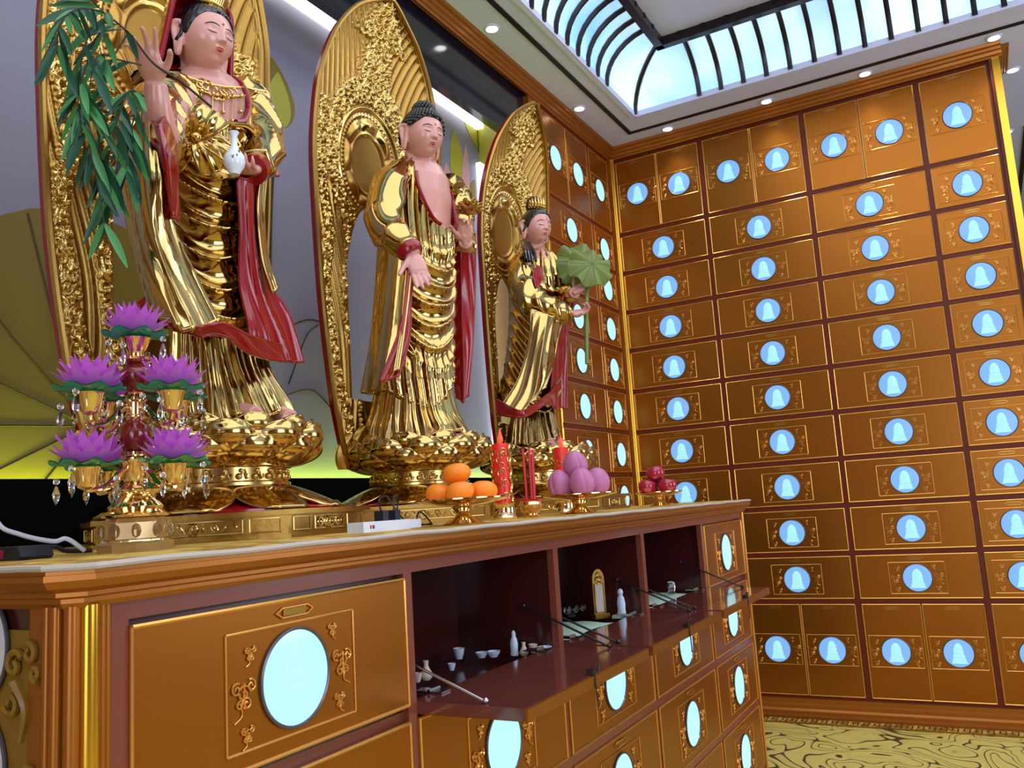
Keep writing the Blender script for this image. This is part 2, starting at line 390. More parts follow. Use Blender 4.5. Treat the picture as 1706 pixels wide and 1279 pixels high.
CLASP = clasp_mesh()
def spiral(cx_, cz_, r, turns, ph, sgn=1, tail=None):
    a = np.linspace(0, 1, 20); rr = r * (1 - a * .82); th = ph + sgn * a * turns * 2 * pi
    p = [(cx_ + rr[i] * cos(th[i]), -.0018, cz_ + rr[i] * sin(th[i])) for i in range(20)]
    if tail: p = [(cx_ + tail[0], -.0016, cz_ + tail[1])] + p
    return p
def scroll_mesh(s, flip):
    q = MB(); ca = np.linspace(0, 2 * pi, 7)[:-1]
    for dx, dz, r, ph, sg in ((0, 0, .0085, 0, 1), (.010, .006, .0065, 2, -1), (-.009, .005, .0065, 1, 1), (.004, -.010, .0065, 3, -1), (-.005, -.010, .005, 0, 1)):
        q.tube(spiral(flip * dx * s, dz * s, r * s, 1.4, ph if flip > 0 else pi - ph, sg * flip), .0013 * sqrt(s), 5)
    q.tube(spline([(-flip * .004 * s, -.0015, -.010 * s), (-flip * .002 * s, -.0015, -.02 * s), (-flip * .012 * s, -.0015, -.026 * s)], 8), .001, 5)
    q.tube([(0, -.0008, .010 * s), (0, -.0008, -.014 * s)], .003 * s, 6, flat=.3)
    return q.mesh('cloud_scroll', 'panel_bead')
SCROLLS = [(scroll_mesh(1.15, 1), -.083, -.002), (scroll_mesh(1.15, -1), .083, .004), (scroll_mesh(.55, 1), -.072, .040), (scroll_mesh(.62, 1), -.078, -.046), (scroll_mesh(.62, -1), .076, -.042), (scroll_mesh(.5, -1), .066, .046)]
def beadrect(q, w_, h_, r, y=-.001, mi=0):
    x, z = w_ / 2, h_ / 2
    for a, b_ in (((-x, z), (x, z)), ((x, z), (x, -z)), ((x, -z), (-x, -z)), ((-x, -z), (-x, z))):
        q.tube([(a[0], y, a[1]), (b_[0], y, b_[1])], r, 6, mi=mi)
FRAMES = {}
def frame_mesh(w_, h_):
    k = (round(w_, 3), round(h_, 3))
    if k not in FRAMES: q = MB(); beadrect(q, w_, h_, .0016); FRAMES[k] = q.mesh('ornament_frame', 'panel_bead')
    return FRAMES[k]
DOORS = {}
def door_mesh(w_, h_):
    k = (round(w_, 3), round(h_, 3))
    if k not in DOORS:
        q = MB(); q.box((-w_ / 2, 0, -h_ / 2), (w_ / 2, .016, h_ / 2)); beadrect(q, w_ - .004, h_ - .004, .0026, 0, 1); DOORS[k] = q.mesh('niche_door', ['panel_lacquer', 'panel_bead'], smooth=True)
    return DOORS[k]
def add_door(par, cx_, cz_, w_, h_, kind='blue', fw=.214, fh=.128, med_dz=0, clasp_dz=None, seed=0, front=0.):
    d = inst('niche_door', door_mesh(w_, h_), par, (cx_, front, cz_))
    med = inst('medallion', MED_BLUE if kind == 'blue' else MED_PALE, d, (0, 0, med_dz))
    med['label'] = 'round glowing blue medallion' if kind == 'blue' else 'round glowing pale cyan medallion'
    if kind == 'blue': inst('buddha_relief', REL[seed % 2], d, (0, 0, med_dz))
    else: inst('buddha_relief', REL_PALE, d, (0, 0, med_dz))
    if fw: inst('ornament_frame', frame_mesh(fw, fh), d, (0, 0, med_dz))
    for me, sx_, sz_ in SCROLLS[:6 if kind == 'blue' or fw > .212 else 5]: inst('cloud_scroll', me, d, (sx_, 0, sz_ + med_dz))
    inst('clasp', CLASP, d, (0, 0, h_ / 2 - .016 if clasp_dz is None else clasp_dz))
    return d
RZ = [2.707, 2.312, 2.109, 1.907, 1.711, 1.504, 1.301, 1.096, .894, .689, .486, .076]
RAIL = .022

def column(name, label, loc, rz, w_, top_n, bot_n, kind):
    """tall column of niches: a carcass with rails and its doors; local x across, front -y"""
    t_ = thing(name, label, 'cabinet', loc, rz, 'niche cabinet columns')
    body = MB().box((-w_ / 2, .012, .05), (w_ / 2, .06 if kind == 'blue' else .03, RZ[0] + .03))
    for z in RZ: body.box((-w_ / 2, .002, z - RAIL / 2), (w_ / 2, .014, z + RAIL / 2))
    for s in (-1, 1): body.box((s * w_ / 2, .0015, RZ[-1]), (s * (w_ / 2 - RAIL / 2), .014, RZ[0]))
    body.build('carcass', 'rail_lacquer', t_, smooth=False)
    s = 0
    for i in range(11):
        zc, h_ = (RZ[i] + RZ[i + 1]) / 2, RZ[i] - RZ[i + 1] - RAIL
        nd = top_n if i == 0 else bot_n if i == 10 else 1
        ww = (w_ - RAIL) / nd
        for j in range(nd):
            s += 1
            add_door(t_, -w_ / 2 + RAIL / 2 + ww * (j + .5), zc, ww - .003 * (nd > 1), h_, kind, min(.214, ww - .03), .128, 0 if i in (0, 10) else -.006, None, s * 7 + i)
    return t_
cols = [(-1.500, -1.042, 2, 2, 'tall golden niche cabinet nearest the room corner, behind the apples'), (-1.042, -.558, 2, 2, 'tall golden niche cabinet second from the corner'),
        (-.558, -.0708, 2, 2, 'tall golden niche cabinet third from the corner'), (-.0708, .211, 1, 1, 'narrow golden niche cabinet at the right end of the back wall')]
for x0, x1, a, b_, lb in cols:
    column('niche_cabinet', lb, ((x0 + x1) / 2, 3.965, 0), 0, x1 - x0, a, b_, 'blue')
# left side wall columns (front faces +x)
for y0, y1, a, lb in ((3.172, 3.674, 2, 'wide dark golden niche cabinet on the side wall behind the green lotus leaf'), (3.674, 3.930, 1, 'slim dark golden niche cabinet on the side wall tucked in the corner')):
    column('niche_cabinet', lb, (-1.518, (y0 + y1) / 2, 0), pi / 2, y1 - y0, a, a, 'pale')

# end stile, corner posts, crown and base mouldings
def moulding(name, prof, p0, p1, nrm, m_, extra=None):
    """profile (out, z) swept from p0 to p1; nrm = outward direction"""
    q = MB(); P = []
    for p in (p0, p1): P.append([(p[0] + nrm[0] * a, p[1] + nrm[1] * a, z) for a, z in prof])
    n_ = len(prof); V = P[0] + P[1]
    q.add(V, [(i, (i + 1) % n_, n_ + (i + 1) % n_, n_ + i) for i in range(n_)] + [tuple(range(n_)), tuple(range(2 * n_ - 1, n_ - 1, -1))])
    return q.build(name, m_, smooth=False)
CROWN = [(0, 2.712), (.010, 2.712), (.014, 2.720), (.020, 2.722), (.024, 2.734), (.032, 2.738), (.036, 2.748), (.046, 2.752), (.050, ZC - .001), (0, ZC - .001)]
struct(moulding('trim_2', CROWN, (-1.53, 3.96), (.262, 3.96), (0, -1), 'crown_lacquer'))
struct(moulding('trim_3', CROWN, (-1.52, .2), (-1.52, 3.97), (1, 0), 'crown_lacquer'))
struct(MB().box((.211, 3.952, .05), (.222, 4.02, 2.712)).build('trim_4', 'rail_lacquer', smooth=False))
struct(MB().box((.222, 3.945, .05), (.250, 4.02, 2.712)).build('trim_5', 'pillar_gold', smooth=False))
struct(moulding('trim_6', CROWN, (.245, 3.96), (.245, 4.2), (1, 0), 'crown_lacquer'))
BASE = [(0, 0), (.050, 0), (.050, .012), (.040, .016), (.040, .030), (.030, .038), (.030, .052), (.018, .058), (.018, .076), (0, .076)]
struct(moulding('baseboard_back', BASE, (-1.53, 3.966), (.262, 3.966), (0, -1), 'crown_lacquer'))
struct(moulding('baseboard_left', BASE, (-1.518, 2.96), (-1.518, 3.97), (1, 0), 'crown_lacquer'))
# Greek-key carpet border along the base
kb = MB().box((-1.5, 3.838, 0), (.3, 3.914, .003), 0)
for i in range(44):
    x = -1.49 + i * .041; y = 3.848
    for a, b_ in (((0, 0), (.032, .006)), ((.026, 0), (.032, .050)), ((.006, .044), (.032, .050)), ((.006, .018), (.012, .050)), ((.006, .018), (.022, .024))):
        kb.box((x + a[0], y + a[1], .003), (x + b_[0], y + b_[1], .004), 1)
kb.box((-1.5, 3.830, 0), (.3, 3.838, .004), 1).box((-1.5, 3.906, 0), (.3, 3.914, .004), 1)
struct(kb.build('trim_7', ['altar_satin', 'gold_dark'], smooth=False))
q = MB()
for y, r in ((3.937, .006), (3.950, .010), (3.964, .006)):
    q.tube([(-1.500 + (.004 if r > .008 else 0), y, .06), (-1.500 + (.004 if r > .008 else 0), y, 2.712)], r, 10, mi=1)
q.box((-1.545, 3.93, .05), (-1.502, 3.97, 2.712))
struct(q.build('trim_8', ['crown_lacquer', 'pillar_gold']))
q = MB().box((-1.545, 3.065, .05), (-1.515, 3.172, 2.712)); q.tube([(-1.512, 3.16, .95), (-1.512, 3.16, 2.712)], .005, 8, mi=1)
struct(q.build('trim_9', ['crown_lacquer', 'pillar_gold']))

# ------------------------------------------------------------------ lit niche behind the statues
mur = thing('niche_mural', 'lit painted lotus mural panel behind the statues', 'mural', (NX, 0, 0))
MB().box((-.03, .2, .9), (0, NY1 - .004, 2.75)).build('painted_board', 'mural_wash', mur, smooth=False)
def flat(name, pts, m_, d=.002, k=None):
    """painted shape on the board: outline in (y, z)"""
    return MB().prism([(min(p[0], NY1 - .008), p[1]) for p in pts], .0002, d, ax='x').build(name, m_, mur, smooth=False)
def mpx(u, v): p = at(u, v, X=NX); return p[1], p[2]
def leafshape(c, ry, rz, a0, a1, wob=0, n_=28):
    return [(c[0] + ry * cos(a) * (1 + wob * sin(5 * a)), c[1] + rz * sin(a) * (1 + wob * sin(5 * a))) for a in np.linspace(a0, a1, n_)]
cy_, cz_ = 1.22, 1.22
flat('painted_leaf', leafshape((cy_, cz_), .50, .50, 0, 2 * pi, .02), 'paint_olive')
v = MB()
for a in np.linspace(.2, 2 * pi - .2, 15):
    v.tube([(.003, cy_ + .03 * cos(a), cz_ + .03 * sin(a)), (.003, cy_ + .26 * cos(a + .04), cz_ + .26 * sin(a + .04)), (.003, cy_ + .49 * cos(a), cz_ + .49 * sin(a))], .0025, 4)
v.build('leaf_vein', 'paint_vein', mur)
def bud(u0, v0, u1, v1, w_, m1='paint_olive', nm='painted_bud'):
    a = np.array(mpx(u0, v0)); b_ = np.array(mpx(u1, v1)); d = a - b_; nrm = np.array((d[1], -d[0])); nrm /= np.linalg.norm(nrm)
    L_ = []; R_ = []
    for t in np.linspace(0, 1, 14):
        ww = w_ * sin(pi * t ** .75) ** .8; L_.append(b_ + d * t + nrm * ww); R_.append(b_ + d * t - nrm * ww)
    return flat(nm, L_ + R_[::-1], m1)
bud(452, 95, 462, 214, .085); bud(462, 120, 466, 214, .05, 'paint_yellow').location.x = .001
bud(756, 215, 768, 330, .06, 'paint_yellow'); bud(742, 270, 752, 345, .045, 'paint_pink').location.x = .001; bud(775, 240, 775, 340, .03, 'paint_pink').location.x = .002; bud(790, 300, 782, 345, .03, 'paint_olive').location.x = .001
def stem(pts, m_='paint_vein', r=.004): MB().tube(spline([(.002,) + mpx(*p) for p in pts], 20), r, 5).build('painted_stem', m_, mur)
stem([(460, 212), (452, 330), (449, 450), (446, 610), (452, 720)]); stem([(768, 330), (775, 450), (772, 600)])
stem([(480, 640), (510, 560), (530, 540)], r=.002); stem([(470, 660), (520, 650), (560, 690)], r=.002); stem([(478, 545), (512, 532), (540, 538)], r=.002)
c2 = mpx(826, 215); flat('painted_leaf', leafshape((c2[0] - .05, c2[1]), .26, .17, 0, 2 * pi, .03), 'paint_yellow')
v = MB()
for a in np.linspace(pi * .55, pi * 1.5, 9): v.tube([(.003, min(c2[0], NY1 - .012), c2[1]), (.003, min(c2[0] + .24 * cos(a), NY1 - .012), c2[1] + .17 * sin(a))], .0016, 4)
v.build('leaf_vein', 'paint_vein', mur)
def strip(nm, a, b_, m_, lb): return tag(MB().box(a, b_).build(nm, m_, smooth=False), lb, 'light strip')
strip('led_strip', (NX + .008, .3, 2.622), (NX + .04, NY1 - .02, 2.735), 'led_white', 'long white light strip under the dark header above the mural')
strip('led_strip', (NX + .008, NY1 - .052, 1.12), (NX + .03, NY1 - .010, 2.46), 'led_soft', 'upright white light strip at the right edge of the mural')
strip('led_strip', (-1.755, .3, 1.04), (-1.735, NY1 - .02, 1.06), 'led_green', 'yellow green glowing light strip hidden behind the black board')
tag(MB().box((-1.73, .25, .941), (-1.70, NY1 - .02, 1.097)).build('backing_board', 'black_board', smooth=False), 'low black board standing behind the statues under the mural', 'board')
tag(MB().box((-1.575, .2, 2.487), (-1.542, NY1 - .005, 2.735)).build('header_panel', 'header_gloss', smooth=False), 'glossy dark header panel over the statue niche below the ceiling trim', 'panel')
tag(MB().box((-1.78, NY1 - .004, 2.0), (-1.56, NY1 + .004, 2.72)).build('return_panel', 'paint_yellow', smooth=False), 'yellow painted return at the upper right end of the niche', 'panel')

# ------------------------------------------------------------------ altar cabinet
AX, AY0, AY1 = -.756, .505, 2.952
CT = .954                               # cloth-covered top
AXS = [.554, 1.025, 1.510, 1.988, 2.479, 2.928]
AZ = [.898, .700, .496, .296, .092]
altar = thing('altar_cabinet', 'long golden altar cabinet of niches with three doors hanging open', 'cabinet', (0, 0, 0))
c = MB()
BX = -.985
c.box((-1.74, AY0, .05), (AX - .012, AY1, AZ[1] - .012)).box((-1.74, AY0, AZ[0]), (AX - .012, AY1, .940)).box((-1.74, AY0, AZ[1] - .012), (BX, AY1, AZ[0]))
c.box((BX, AY0, AZ[1] - .012), (AX - .012, AXS[1], AZ[0])).box((BX, AXS[4], AZ[1] - .012), (AX - .012, AY1, AZ[0]))
c.build('carcass', 'maroon_interior', altar, smooth=False)
for y in AXS[2:4]: MB().box((BX, y - .009, AZ[1] - .012), (AX - .012, y + .009, AZ[0])).build('divider', 'maroon_interior', altar, smooth=False)
c = MB()
for z in AZ[1:]: c.box((AX - .014, AXS[0] - .02, z - .010), (AX - (.010 if z == AZ[1] else 0), AY1 - .012, z + (.002 if z == AZ[1] else .010)))
for i, y in enumerate(AXS): c.box((AX - .014, y - .010, AZ[4]), (AX - .0005, y + .010, AZ[0]))
c.box((AX - .014, AXS[0] - .02, AZ[0] - .004), (AX - .0008, AY1 - .012, .925))
c.build('face_frame', 'rail_satin', altar, smooth=False)
MB().box((-1.74, AY0 + .02, 0), (AX - .02, AY1 - .02, .05)).box((AX - .04, AY0 - .012, .0), (AX + .018, AY1 + .016, .05)).box((AX - .03, AY0 - .006, .05), (AX + .008, AY1 + .008, .078)).build('plinth', 'crown_lacquer', altar, smooth=False)
# cornice with a clipped corner
ACR = [(-.01, .912), (.006, .912), (.009, .917), (.009, .921), (.014, .923), (.014, .927), (.022, .931), (.026, .938), (.026, .9435), (-.01, .9435)]
def loop(d):
    y0, y1, x = AY0, AY1, AX; k = .005
    return [(-1.695, y0 - d), (x - k, y0 - d), (x + d, y0 + k), (x + d, y1 + d), (-1.695, y1 + d)]
cr = MB(); P = [[(p[0], p[1], z) for p in loop(d)] for d, z in ACR]; cr.grid(np.array(P), cu=True)
cr.build('cornice', 'crown_lacquer', altar, smooth=False)
top = MB(); top.prism(loop(.024), .9437, .9475); top.build('worktop', 'crown_lacquer', altar, smooth=False)
# corner post
q = MB()
q.box((AX - .06, AY0 - .004, .05), (AX - .012, AY0 + .03, .914))
for x, y, r in ((AX - .004, AY0 + .002, .0075), (AX - .018, AY0 - .004, .006), (AX - .030, AY0 - .005, .005), (AX - .0005, AY0 + .030, .004), (AX - .003, AY0 + .037, .004)):
    q.tube([(x, y, .06), (x, y, .914)], r, 10)
q.tube([(AX + .0005, AY0 + .0165, .06), (AX + .0005, AY0 + .0165, .914)], .0098, 14, mi=1)
q.build('corner_post', ['crown_lacquer', 'pillar_gold'], altar)
q = MB()
for y, r, mi in ((AY1 - .006, .005, 1), (AY1 - .014, .003, 0)): q.tube([(AX + .001, y, .06), (AX + .001, y, .914)], r, 10, mi=mi)
q.build('corner_bead', ['crown_lacquer', 'panel_bead'], altar)
# doors on the long front: local frame turned to face +x
front = (AX + .002)
def front_door(col, row, kind='pale'):
    y0, y1 = AXS[col] + .010, AXS[col + 1] - .010; z1, z0 = AZ[row] - .010, AZ[row + 1] + .010
    d = add_door(altar, 0, 0, y1 - y0, z1 - z0, kind, .214, .128, -.004, None, col + row)
    d.location = (front, (y0 + y1) / 2, (z0 + z1) / 2); d.rotation_euler = (0, 0, pi / 2); return d
for row in range(4):
    for col in range(5):
        if row == 0 and col in (1, 2, 3): continue
        front_door(col, row)
for row in range(4):            # near end of the altar
    z1, z0 = AZ[row] - .006, AZ[row + 1] + .006
    p = MB().box((-1.70, AY0 - .003, z0), (AX - .062, AY0 + .002, z1)).build('end_panel', 'carved_wood', altar, smooth=False)
    for x in (-.905, -1.30):
        zc = (z0 + z1) / 2 + .068 - .008 * row if x > -1 else (z0 + z1) / 2
        disc_ = inst('medallion', MED_END, p, (x, AY0 - .004, (.875, .763, .56, .36)[row] if x > -1 else zc)); disc_['label'] = 'round unlit pearly white medallion'
        for s in (-1, 1):
            q = MB(); 
            for dx, dz, r, ph, sg in ((.070, -.015, .014, .5, 1), (.094, -.004, .010, 2, -1), (.066, -.050, .012, 3.5, 1), (.105, -.022, .008, 5, -1)):
                q.tube([(p_[0], p_[1] * 1.5, p_[2]) for p_ in spiral(s * dx, dz, r, 1.1, ph, sg * s)], .0035, 6)
            q.tube(spline([(s * .072, -.001, -.03), (s * .088, -.001, -.055), (s * .08, -.001, -.085)], 10), np.linspace(.008, .003, 10), 6, flat=.5)
            q.build('carved_scroll', 'carved_wood', p, loc=(x, AY0 - .004, (.875, .763, .56, .36)[row]))
# the three doors that hang open, with stays
def open_door(col, tilt):
    y0, y1 = AXS[col] + .010, AXS[col + 1] - .010; w_ = y1 - y0; L_ = .186
    fl = MB().box((0, -w_ / 2, -.016), (L_, w_ / 2, 0), 0).box((0, -w_ / 2 + .002, -.018), (L_ + .003, w_ / 2 - .002, -.0155), 1).box((L_, -w_ / 2 + .001, -.018), (L_ + .004, w_ / 2 - .001, -.001), 1)
    d = fl.build('open_niche_door', ['maroon_satin', 'panel_lacquer'], altar, smooth=False); d.location = (AX - .010, (y0 + y1) / 2, AZ[1] + .012); d.rotation_euler = (0, tilt, 0)
    d['label'] = 'niche door hanging open level, maroon inside'
    q = MB().tube([(L_ - .004, .012, 0), (L_ - .004, .012, .010), (L_ - .004, .026, .010), (L_ - .004, .026, 0)], .0016, 6).tube([(L_ + .004, -.010, .004), (L_ + .006, -.012, -.03), (L_ + .004, -.006, -.05)], .0012, 6).box((L_ - .008, -.016, 0), (L_ + .004, -.004, .008))
    q.build('latch_hook', 'dark_steel', d)
    m_ = inst('medallion', MED_PALE, d, (.092, 0, -.018), (-pi / 2, 0, pi / 2)); m_['label'] = 'medallion on the underside of the open door'
    for s in (-1, 1):
        q = MB().tube([(-.06, s * (w_ / 2 - .004), .075), (.118, s * (w_ / 2 - .012), .002)], .0022, 7)
        q.ball((-.06, s * (w_ / 2 - .004), .075), .005, 8, 6).ball((.118, s * (w_ / 2 - .012), .004), .0045, 8, 6)
        q.build('door_stay', 'steel' if (col == 1 and s < 0) else 'dark_steel', d)
    for yy in (-w_ / 2 + .06, w_ / 2 - .06): MB().box((-.03, yy - .012, .0005), (.02, yy + .012, .003)).tube([(-.002, yy - .014, .004), (-.002, yy + .014, .004)], .003, 6).build('hinge', 'steel', d)
for col, tl in ((1, .0), (2, .0), (3, .0)): open_door(col, tl)

# altar cloth with a rolled white edge
cl = thing('altar_cloth', 'yellow patterned satin cloth with white rolled edge covering the altar top', 'tablecloth')
MB().prism(loop(.022), .9478, CT).build('cloth', 'altar_satin', cl, smooth=False)
lp = loop(.026); path = []
for a, b_ in zip(lp[:-1], lp[1:]):
    n_ = max(3, int(math.dist(a, b_) / .03))
    for t in np.linspace(0, 1, n_, endpoint=False): path.append((a[0] + (b_[0] - a[0]) * t, a[1] + (b_[1] - a[1]) * t))
path = [(x + .0008 * sin(i * 1.7), y + .0008 * cos(i * 2.3), .9505 + .0006 * sin(i * .9)) for i, (x, y) in enumerate(path)]
MB().tube(path, .0033, 8).build('rolled_edge', 'cloth_trim', cl)

# ------------------------------------------------------------------ statues: shared sculpting tools
def G(y, z, y0, z0, sy, sz): return np.exp(-((y - y0) / sy)**2 - ((z - z0) / sz)**2)
def face_bumps(y, z):
    b = np.zeros_like(y)
    nz = np.clip((.10 - z) / .22, 0, 1); nose = (.016 + .085 * nz**1.25) * np.exp(-(y / (.030 + .022 * nz))**2)
    nose = np.where(z > .10, .016 * np.exp(-(y / .03)**2) * np.exp(-((z - .10) / .07)**2), nose)
    nose = np.where(z < -.12, .101 * np.exp(-(y / .052)**2) * np.exp(-((z + .12) / .020)**2), nose); b += nose
    for s in (-1, 1):
        b += .030 * G(y, z, s * .048, -.112, .024, .022)
        b -= .036 * G(y, z, s * .15, .035, .075, .045)
        b += .030 * G(y, z, s * .155, .012, .070, .030)
        b -= .010 * np.exp(-((z - (.000 - .010 * np.cos((y - s * .155) / .075 * 1.3))) / .007)**2) * np.exp(-((y - s * .155) / .075)**4)
        b += .014 * np.exp(-((z - (.095 - 2.0 * (y - s * .15)**2)) / .016)**2) * np.exp(-((y - s * .15) / .12)**4)
        b += .022 * G(y, z, s * .21, -.14, .11, .11)
        b -= .010 * G(y, z, s * .095, -.225, .02, .03)
    b += .030 * G(y, z, 0, -.235, .10, .06) + .020 * G(y, z, 0, -.210, .060, .014) + .022 * G(y, z, 0, -.250, .050, .017)
    b -= .014 * np.exp(-((z + .229) / .006)**2) * np.exp(-(y / .075)**4)
    b -= .016 * G(y, z, 0, -.305, .08, .018); b += .040 * G(y, z, 0, -.385, .085, .060)
    return b
HA, HB, HC = .44, .40, .50
def jaw(z): return 1 - .26 * np.clip((-z - .06) / .44, 0, 1)**1.6 * 1.0
def face_x(y, z):
    q = np.clip(1 - (y / (HB * jaw(z)))**2 - (z / HC)**2, 0, 1)
    return HA * q**.46 + face_bumps(y, z) * np.clip(q * 4, 0, 1)
def head_shape(n_=88):
    el = np.linspace(-pi / 2, pi / 2, n_); az = np.linspace(-pi, pi, n_, endpoint=False)
    E_, A_ = np.meshgrid(el, az, indexing='ij')
    z = HC * np.sin(E_); ce = np.cos(E_)
    y = HB * ce * np.sin(A_) * jaw(z); x = HA * np.sign(np.cos(A_)) * (np.abs(np.cos(A_))**.92) * ce**.92 * np.where(np.cos(A_) > 0, 1, 1.08)
    q = np.clip(1 - (y / (HB * jaw(z) + 1e-9))**2 - (z / HC)**2, 0, 1)
    x = x + np.where(np.cos(A_) > 0, face_bumps(y, z) * np.clip(q * 4, 0, 1), 0)
    m_ = MB(); m_.grid(np.stack([x, y, z], -1), cv=True, flip=True)
    return m_
def frame(c, h, yaw=0, pitch=0, roll=0):
    M = Matrix.Translation(Vector(c)) @ Matrix.Rotation(yaw, 4, 'Z') @ Matrix.Rotation(pitch, 4, 'Y') @ Matrix.Rotation(roll, 4, 'X') @ Matrix.Scale(h, 4)
    return np.array(M)
def xf(M, P): P = np.asarray(P, float); return P @ M[:3, :3].T + M[:3, 3]
def face_patch(fn, lift, nu=26, nv=7):
    """thin painted patch lying on the face; fn(s, t) -> y, z"""
    s, t = np.meshgrid(np.linspace(0, 1, nu), np.linspace(0, 1, nv), indexing='ij'); y, z = fn(s, t)
    edge = np.sin(pi * np.clip(t, 0, 1)) * np.sin(pi * np.clip(s, .0, 1))**.3
    return np.stack([face_x(y, z) + lift * (.3 + edge), y, z], -1)
def add_head(root, body, M, hair, skin='skin_paint'):
    """head goes into the body mesh; hair, lips, brows and eyes are parts"""
    body.merge(head_shape(), M)
    for s in (-1, 1):                                       # long-lobed ears
        e = MB(); 
        pts = [(-.02, s * .385, .10), (-.075, s * .43, .09), (-.10, s * .44, .02), (-.085, s * .43, -.08), (-.06, s * .41, -.20), (-.045, s * .395, -.34), (-.02, s * .385, -.345), (0, s * .385, -.25), (.0, s * .385, -.12), (.005, s * .38, 0)]
        e.tube(spline(pts + [pts[0]], 40)[:-1], .030, 7, closed=True)
        e.ball((-.045, s * .385, -.06), (.05, .028, .17), 10, 10); e.ball((-.03, s * .395, -.27), (.040, .03, .085), 10, 8); e.V = [(v - (0, s * .385, -.05)) * (1.15, 1.5, 1.08) + (.02, s * .40, -.05) for v in e.V]
        body.merge(e, M)
    def part(nm, P, m_):
        q = MB()
        for p in P: q.grid(xf(M, p))
        return q.build(nm, m_, root, angle=None)
    lipw = lambda s: .072 * (2 * s - 1)
    up_ = face_patch(lambda s, t: (lipw(s), -.229 + .006 * np.cos((2 * s - 1) * pi) * 0 + t * (.026 * np.sin(pi * s)**.7 - .007 * np.exp(-((2 * s - 1) / .18)**2))), .006)
    lo_ = face_patch(lambda s, t: (lipw(s) * .92, -.229 - t * .036 * np.sin(pi * s)**.6), .007)
    part('lips', [up_, lo_[:, ::-1]], 'lip_paint')
    for s_ in (-1, 1):
        part('eyebrow', [face_patch(lambda s, t: (s_ * (.045 + .215 * s), .085 + .055 * np.sin(pi * (s * .8 + .08)) - .03 * s + (t - .5) * .022 * np.sin(pi * s)**.5), .010)], 'brow_paint')
        part('eye', [face_patch(lambda s, t: (s_ * (.085 + .145 * s), -.008 - .014 * np.sin(pi * s) + .008 * s + (t - .5) * .018 * np.sin(pi * s)**.6), .010)], 'brow_paint')
    q = MB().ball(xf(M, [(face_x(np.array(0.), np.array(.155)) + .004, 0, .155)])[0], .018 * np.linalg.norm(M[:3, 0]), 10, 8); q.build('forehead_mark', 'eye_paint', root)
    h = MB()
    def cap(grow, front_, side, back, rip=0):
        az = np.linspace(-pi, pi, 96, endpoint=False); tt = np.linspace(0, 1, 30)
        A_, T_ = np.meshgrid(az, tt, indexing='ij'); a = np.abs(A_)
        mx = smooth_interp(a, [0, .55, 1.0, 1.32, 1.72, 2.3, pi], [front_, front_ + .05, front_ + .35, side, side - .12, back - .1, back]); ph = T_ * mx
        z = HC * grow * np.cos(ph); r = np.sin(ph); g = grow * (1 + rip * np.sin(A_ * 34 + 3 * ph))
        edge = np.clip((1 - T_) * 14, 0, 1)**.5; g = 1 + (g - 1) * edge
        z = HC * np.cos(ph) * g
        x = HA * r * np.cos(A_) * g * np.where(np.cos(A_) < 0, 1.08, 1.0); y = HB * r * np.sin(A_) * jaw(z) * g
        return np.stack([x, y, z], -1), ph
    if hair == 'curls':
        P, ph = cap(1.10, .93, 1.42, 2.05); h.grid(xf(M, P), cu=True, flip=False)
        k = 0
        for i, pv in enumerate(np.arange(.10, 2.1, .125)):
            n_ = max(1, int(2 * pi * sin(min(pv, pi - pv) if pv < 1.6 else 1.55) / .135))
            for j in range(n_):
                a = 2 * pi * (j + .5 * (i % 2)) / n_; a = (a + pi) % (2 * pi) - pi
                mx = float(smooth_interp(abs(a), [0, .55, 1.0, 1.32, 1.72, 2.3, pi], [.93, .98, 1.28, 1.42, 1.30, 1.95, 2.05]))
                if pv > mx - .03: continue
                z = HC * cos(pv) * 1.10; x = HA * sin(pv) * cos(a) * 1.10 * (1.08 if cos(a) < 0 else 1); y = HB * sin(pv) * sin(a) * 1.10
                q = MB().ball((x, y, z), .040, 8, 6); h.merge(q, M)
        q = MB(); q.ball((-.06, 0, .50), (.24, .22, .20), 20, 12)
        for i, pv in enumerate(np.arange(.0, 1.6, .26)):
            n_ = max(1, int(2 * pi * sin(pv) / .30))
            for j in range(n_):
                a = 2 * pi * (j + .5 * (i % 2)) / n_; q.ball((-.06 + .245 * sin(pv) * cos(a), .225 * sin(pv) * sin(a), .50 + .205 * cos(pv)), .038, 8, 6)
        h.merge(q, M)
        MB().ball(xf(M, [(.20, 0, .50)])[0], .045 * np.linalg.norm(M[:3, 0]), 12, 8).build('hair_jewel', 'lip_paint', root)
        MB().ball(xf(M, [(-.06, 0, .73)])[0], .030 * np.linalg.norm(M[:3, 0]), 12, 8).build('top_jewel', 'gold_relief', root)
    else:
        P, ph = cap(1.09, .90, 1.75, 2.15, .014); h.grid(xf(M, P), cu=True)
        for s in (-1, 1):                                    # lock of hair looped over the ear
            h.tube(xf(M, spline([(.13, s * .36, .16), (.05, s * .40, .06), (.035, s * .425, -.10), (-.03, s * .44, -.185), (-.12, s * .40, -.19), (-.2, s * .34, -.12)], 20)), .030 * np.linalg.norm(M[:3, 0]), 8)
        if hair == 'bun':
            q = MB(); q.tube(spline([(-.10, 0, .45), (-.12, 0, .56), (-.12, 0, .66)], 8), [.17, .15, .14, .14, .15, .17, .19, .2], 16); q.ball((-.13, 0, .72), (.24, .21, .17), 20, 12, 0); q.ball((-.20, 0, .62), (.20, .2, .18), 16, 10); h.merge(q, M)
    h.build('hair', 'hair_paint', root, angle=None)

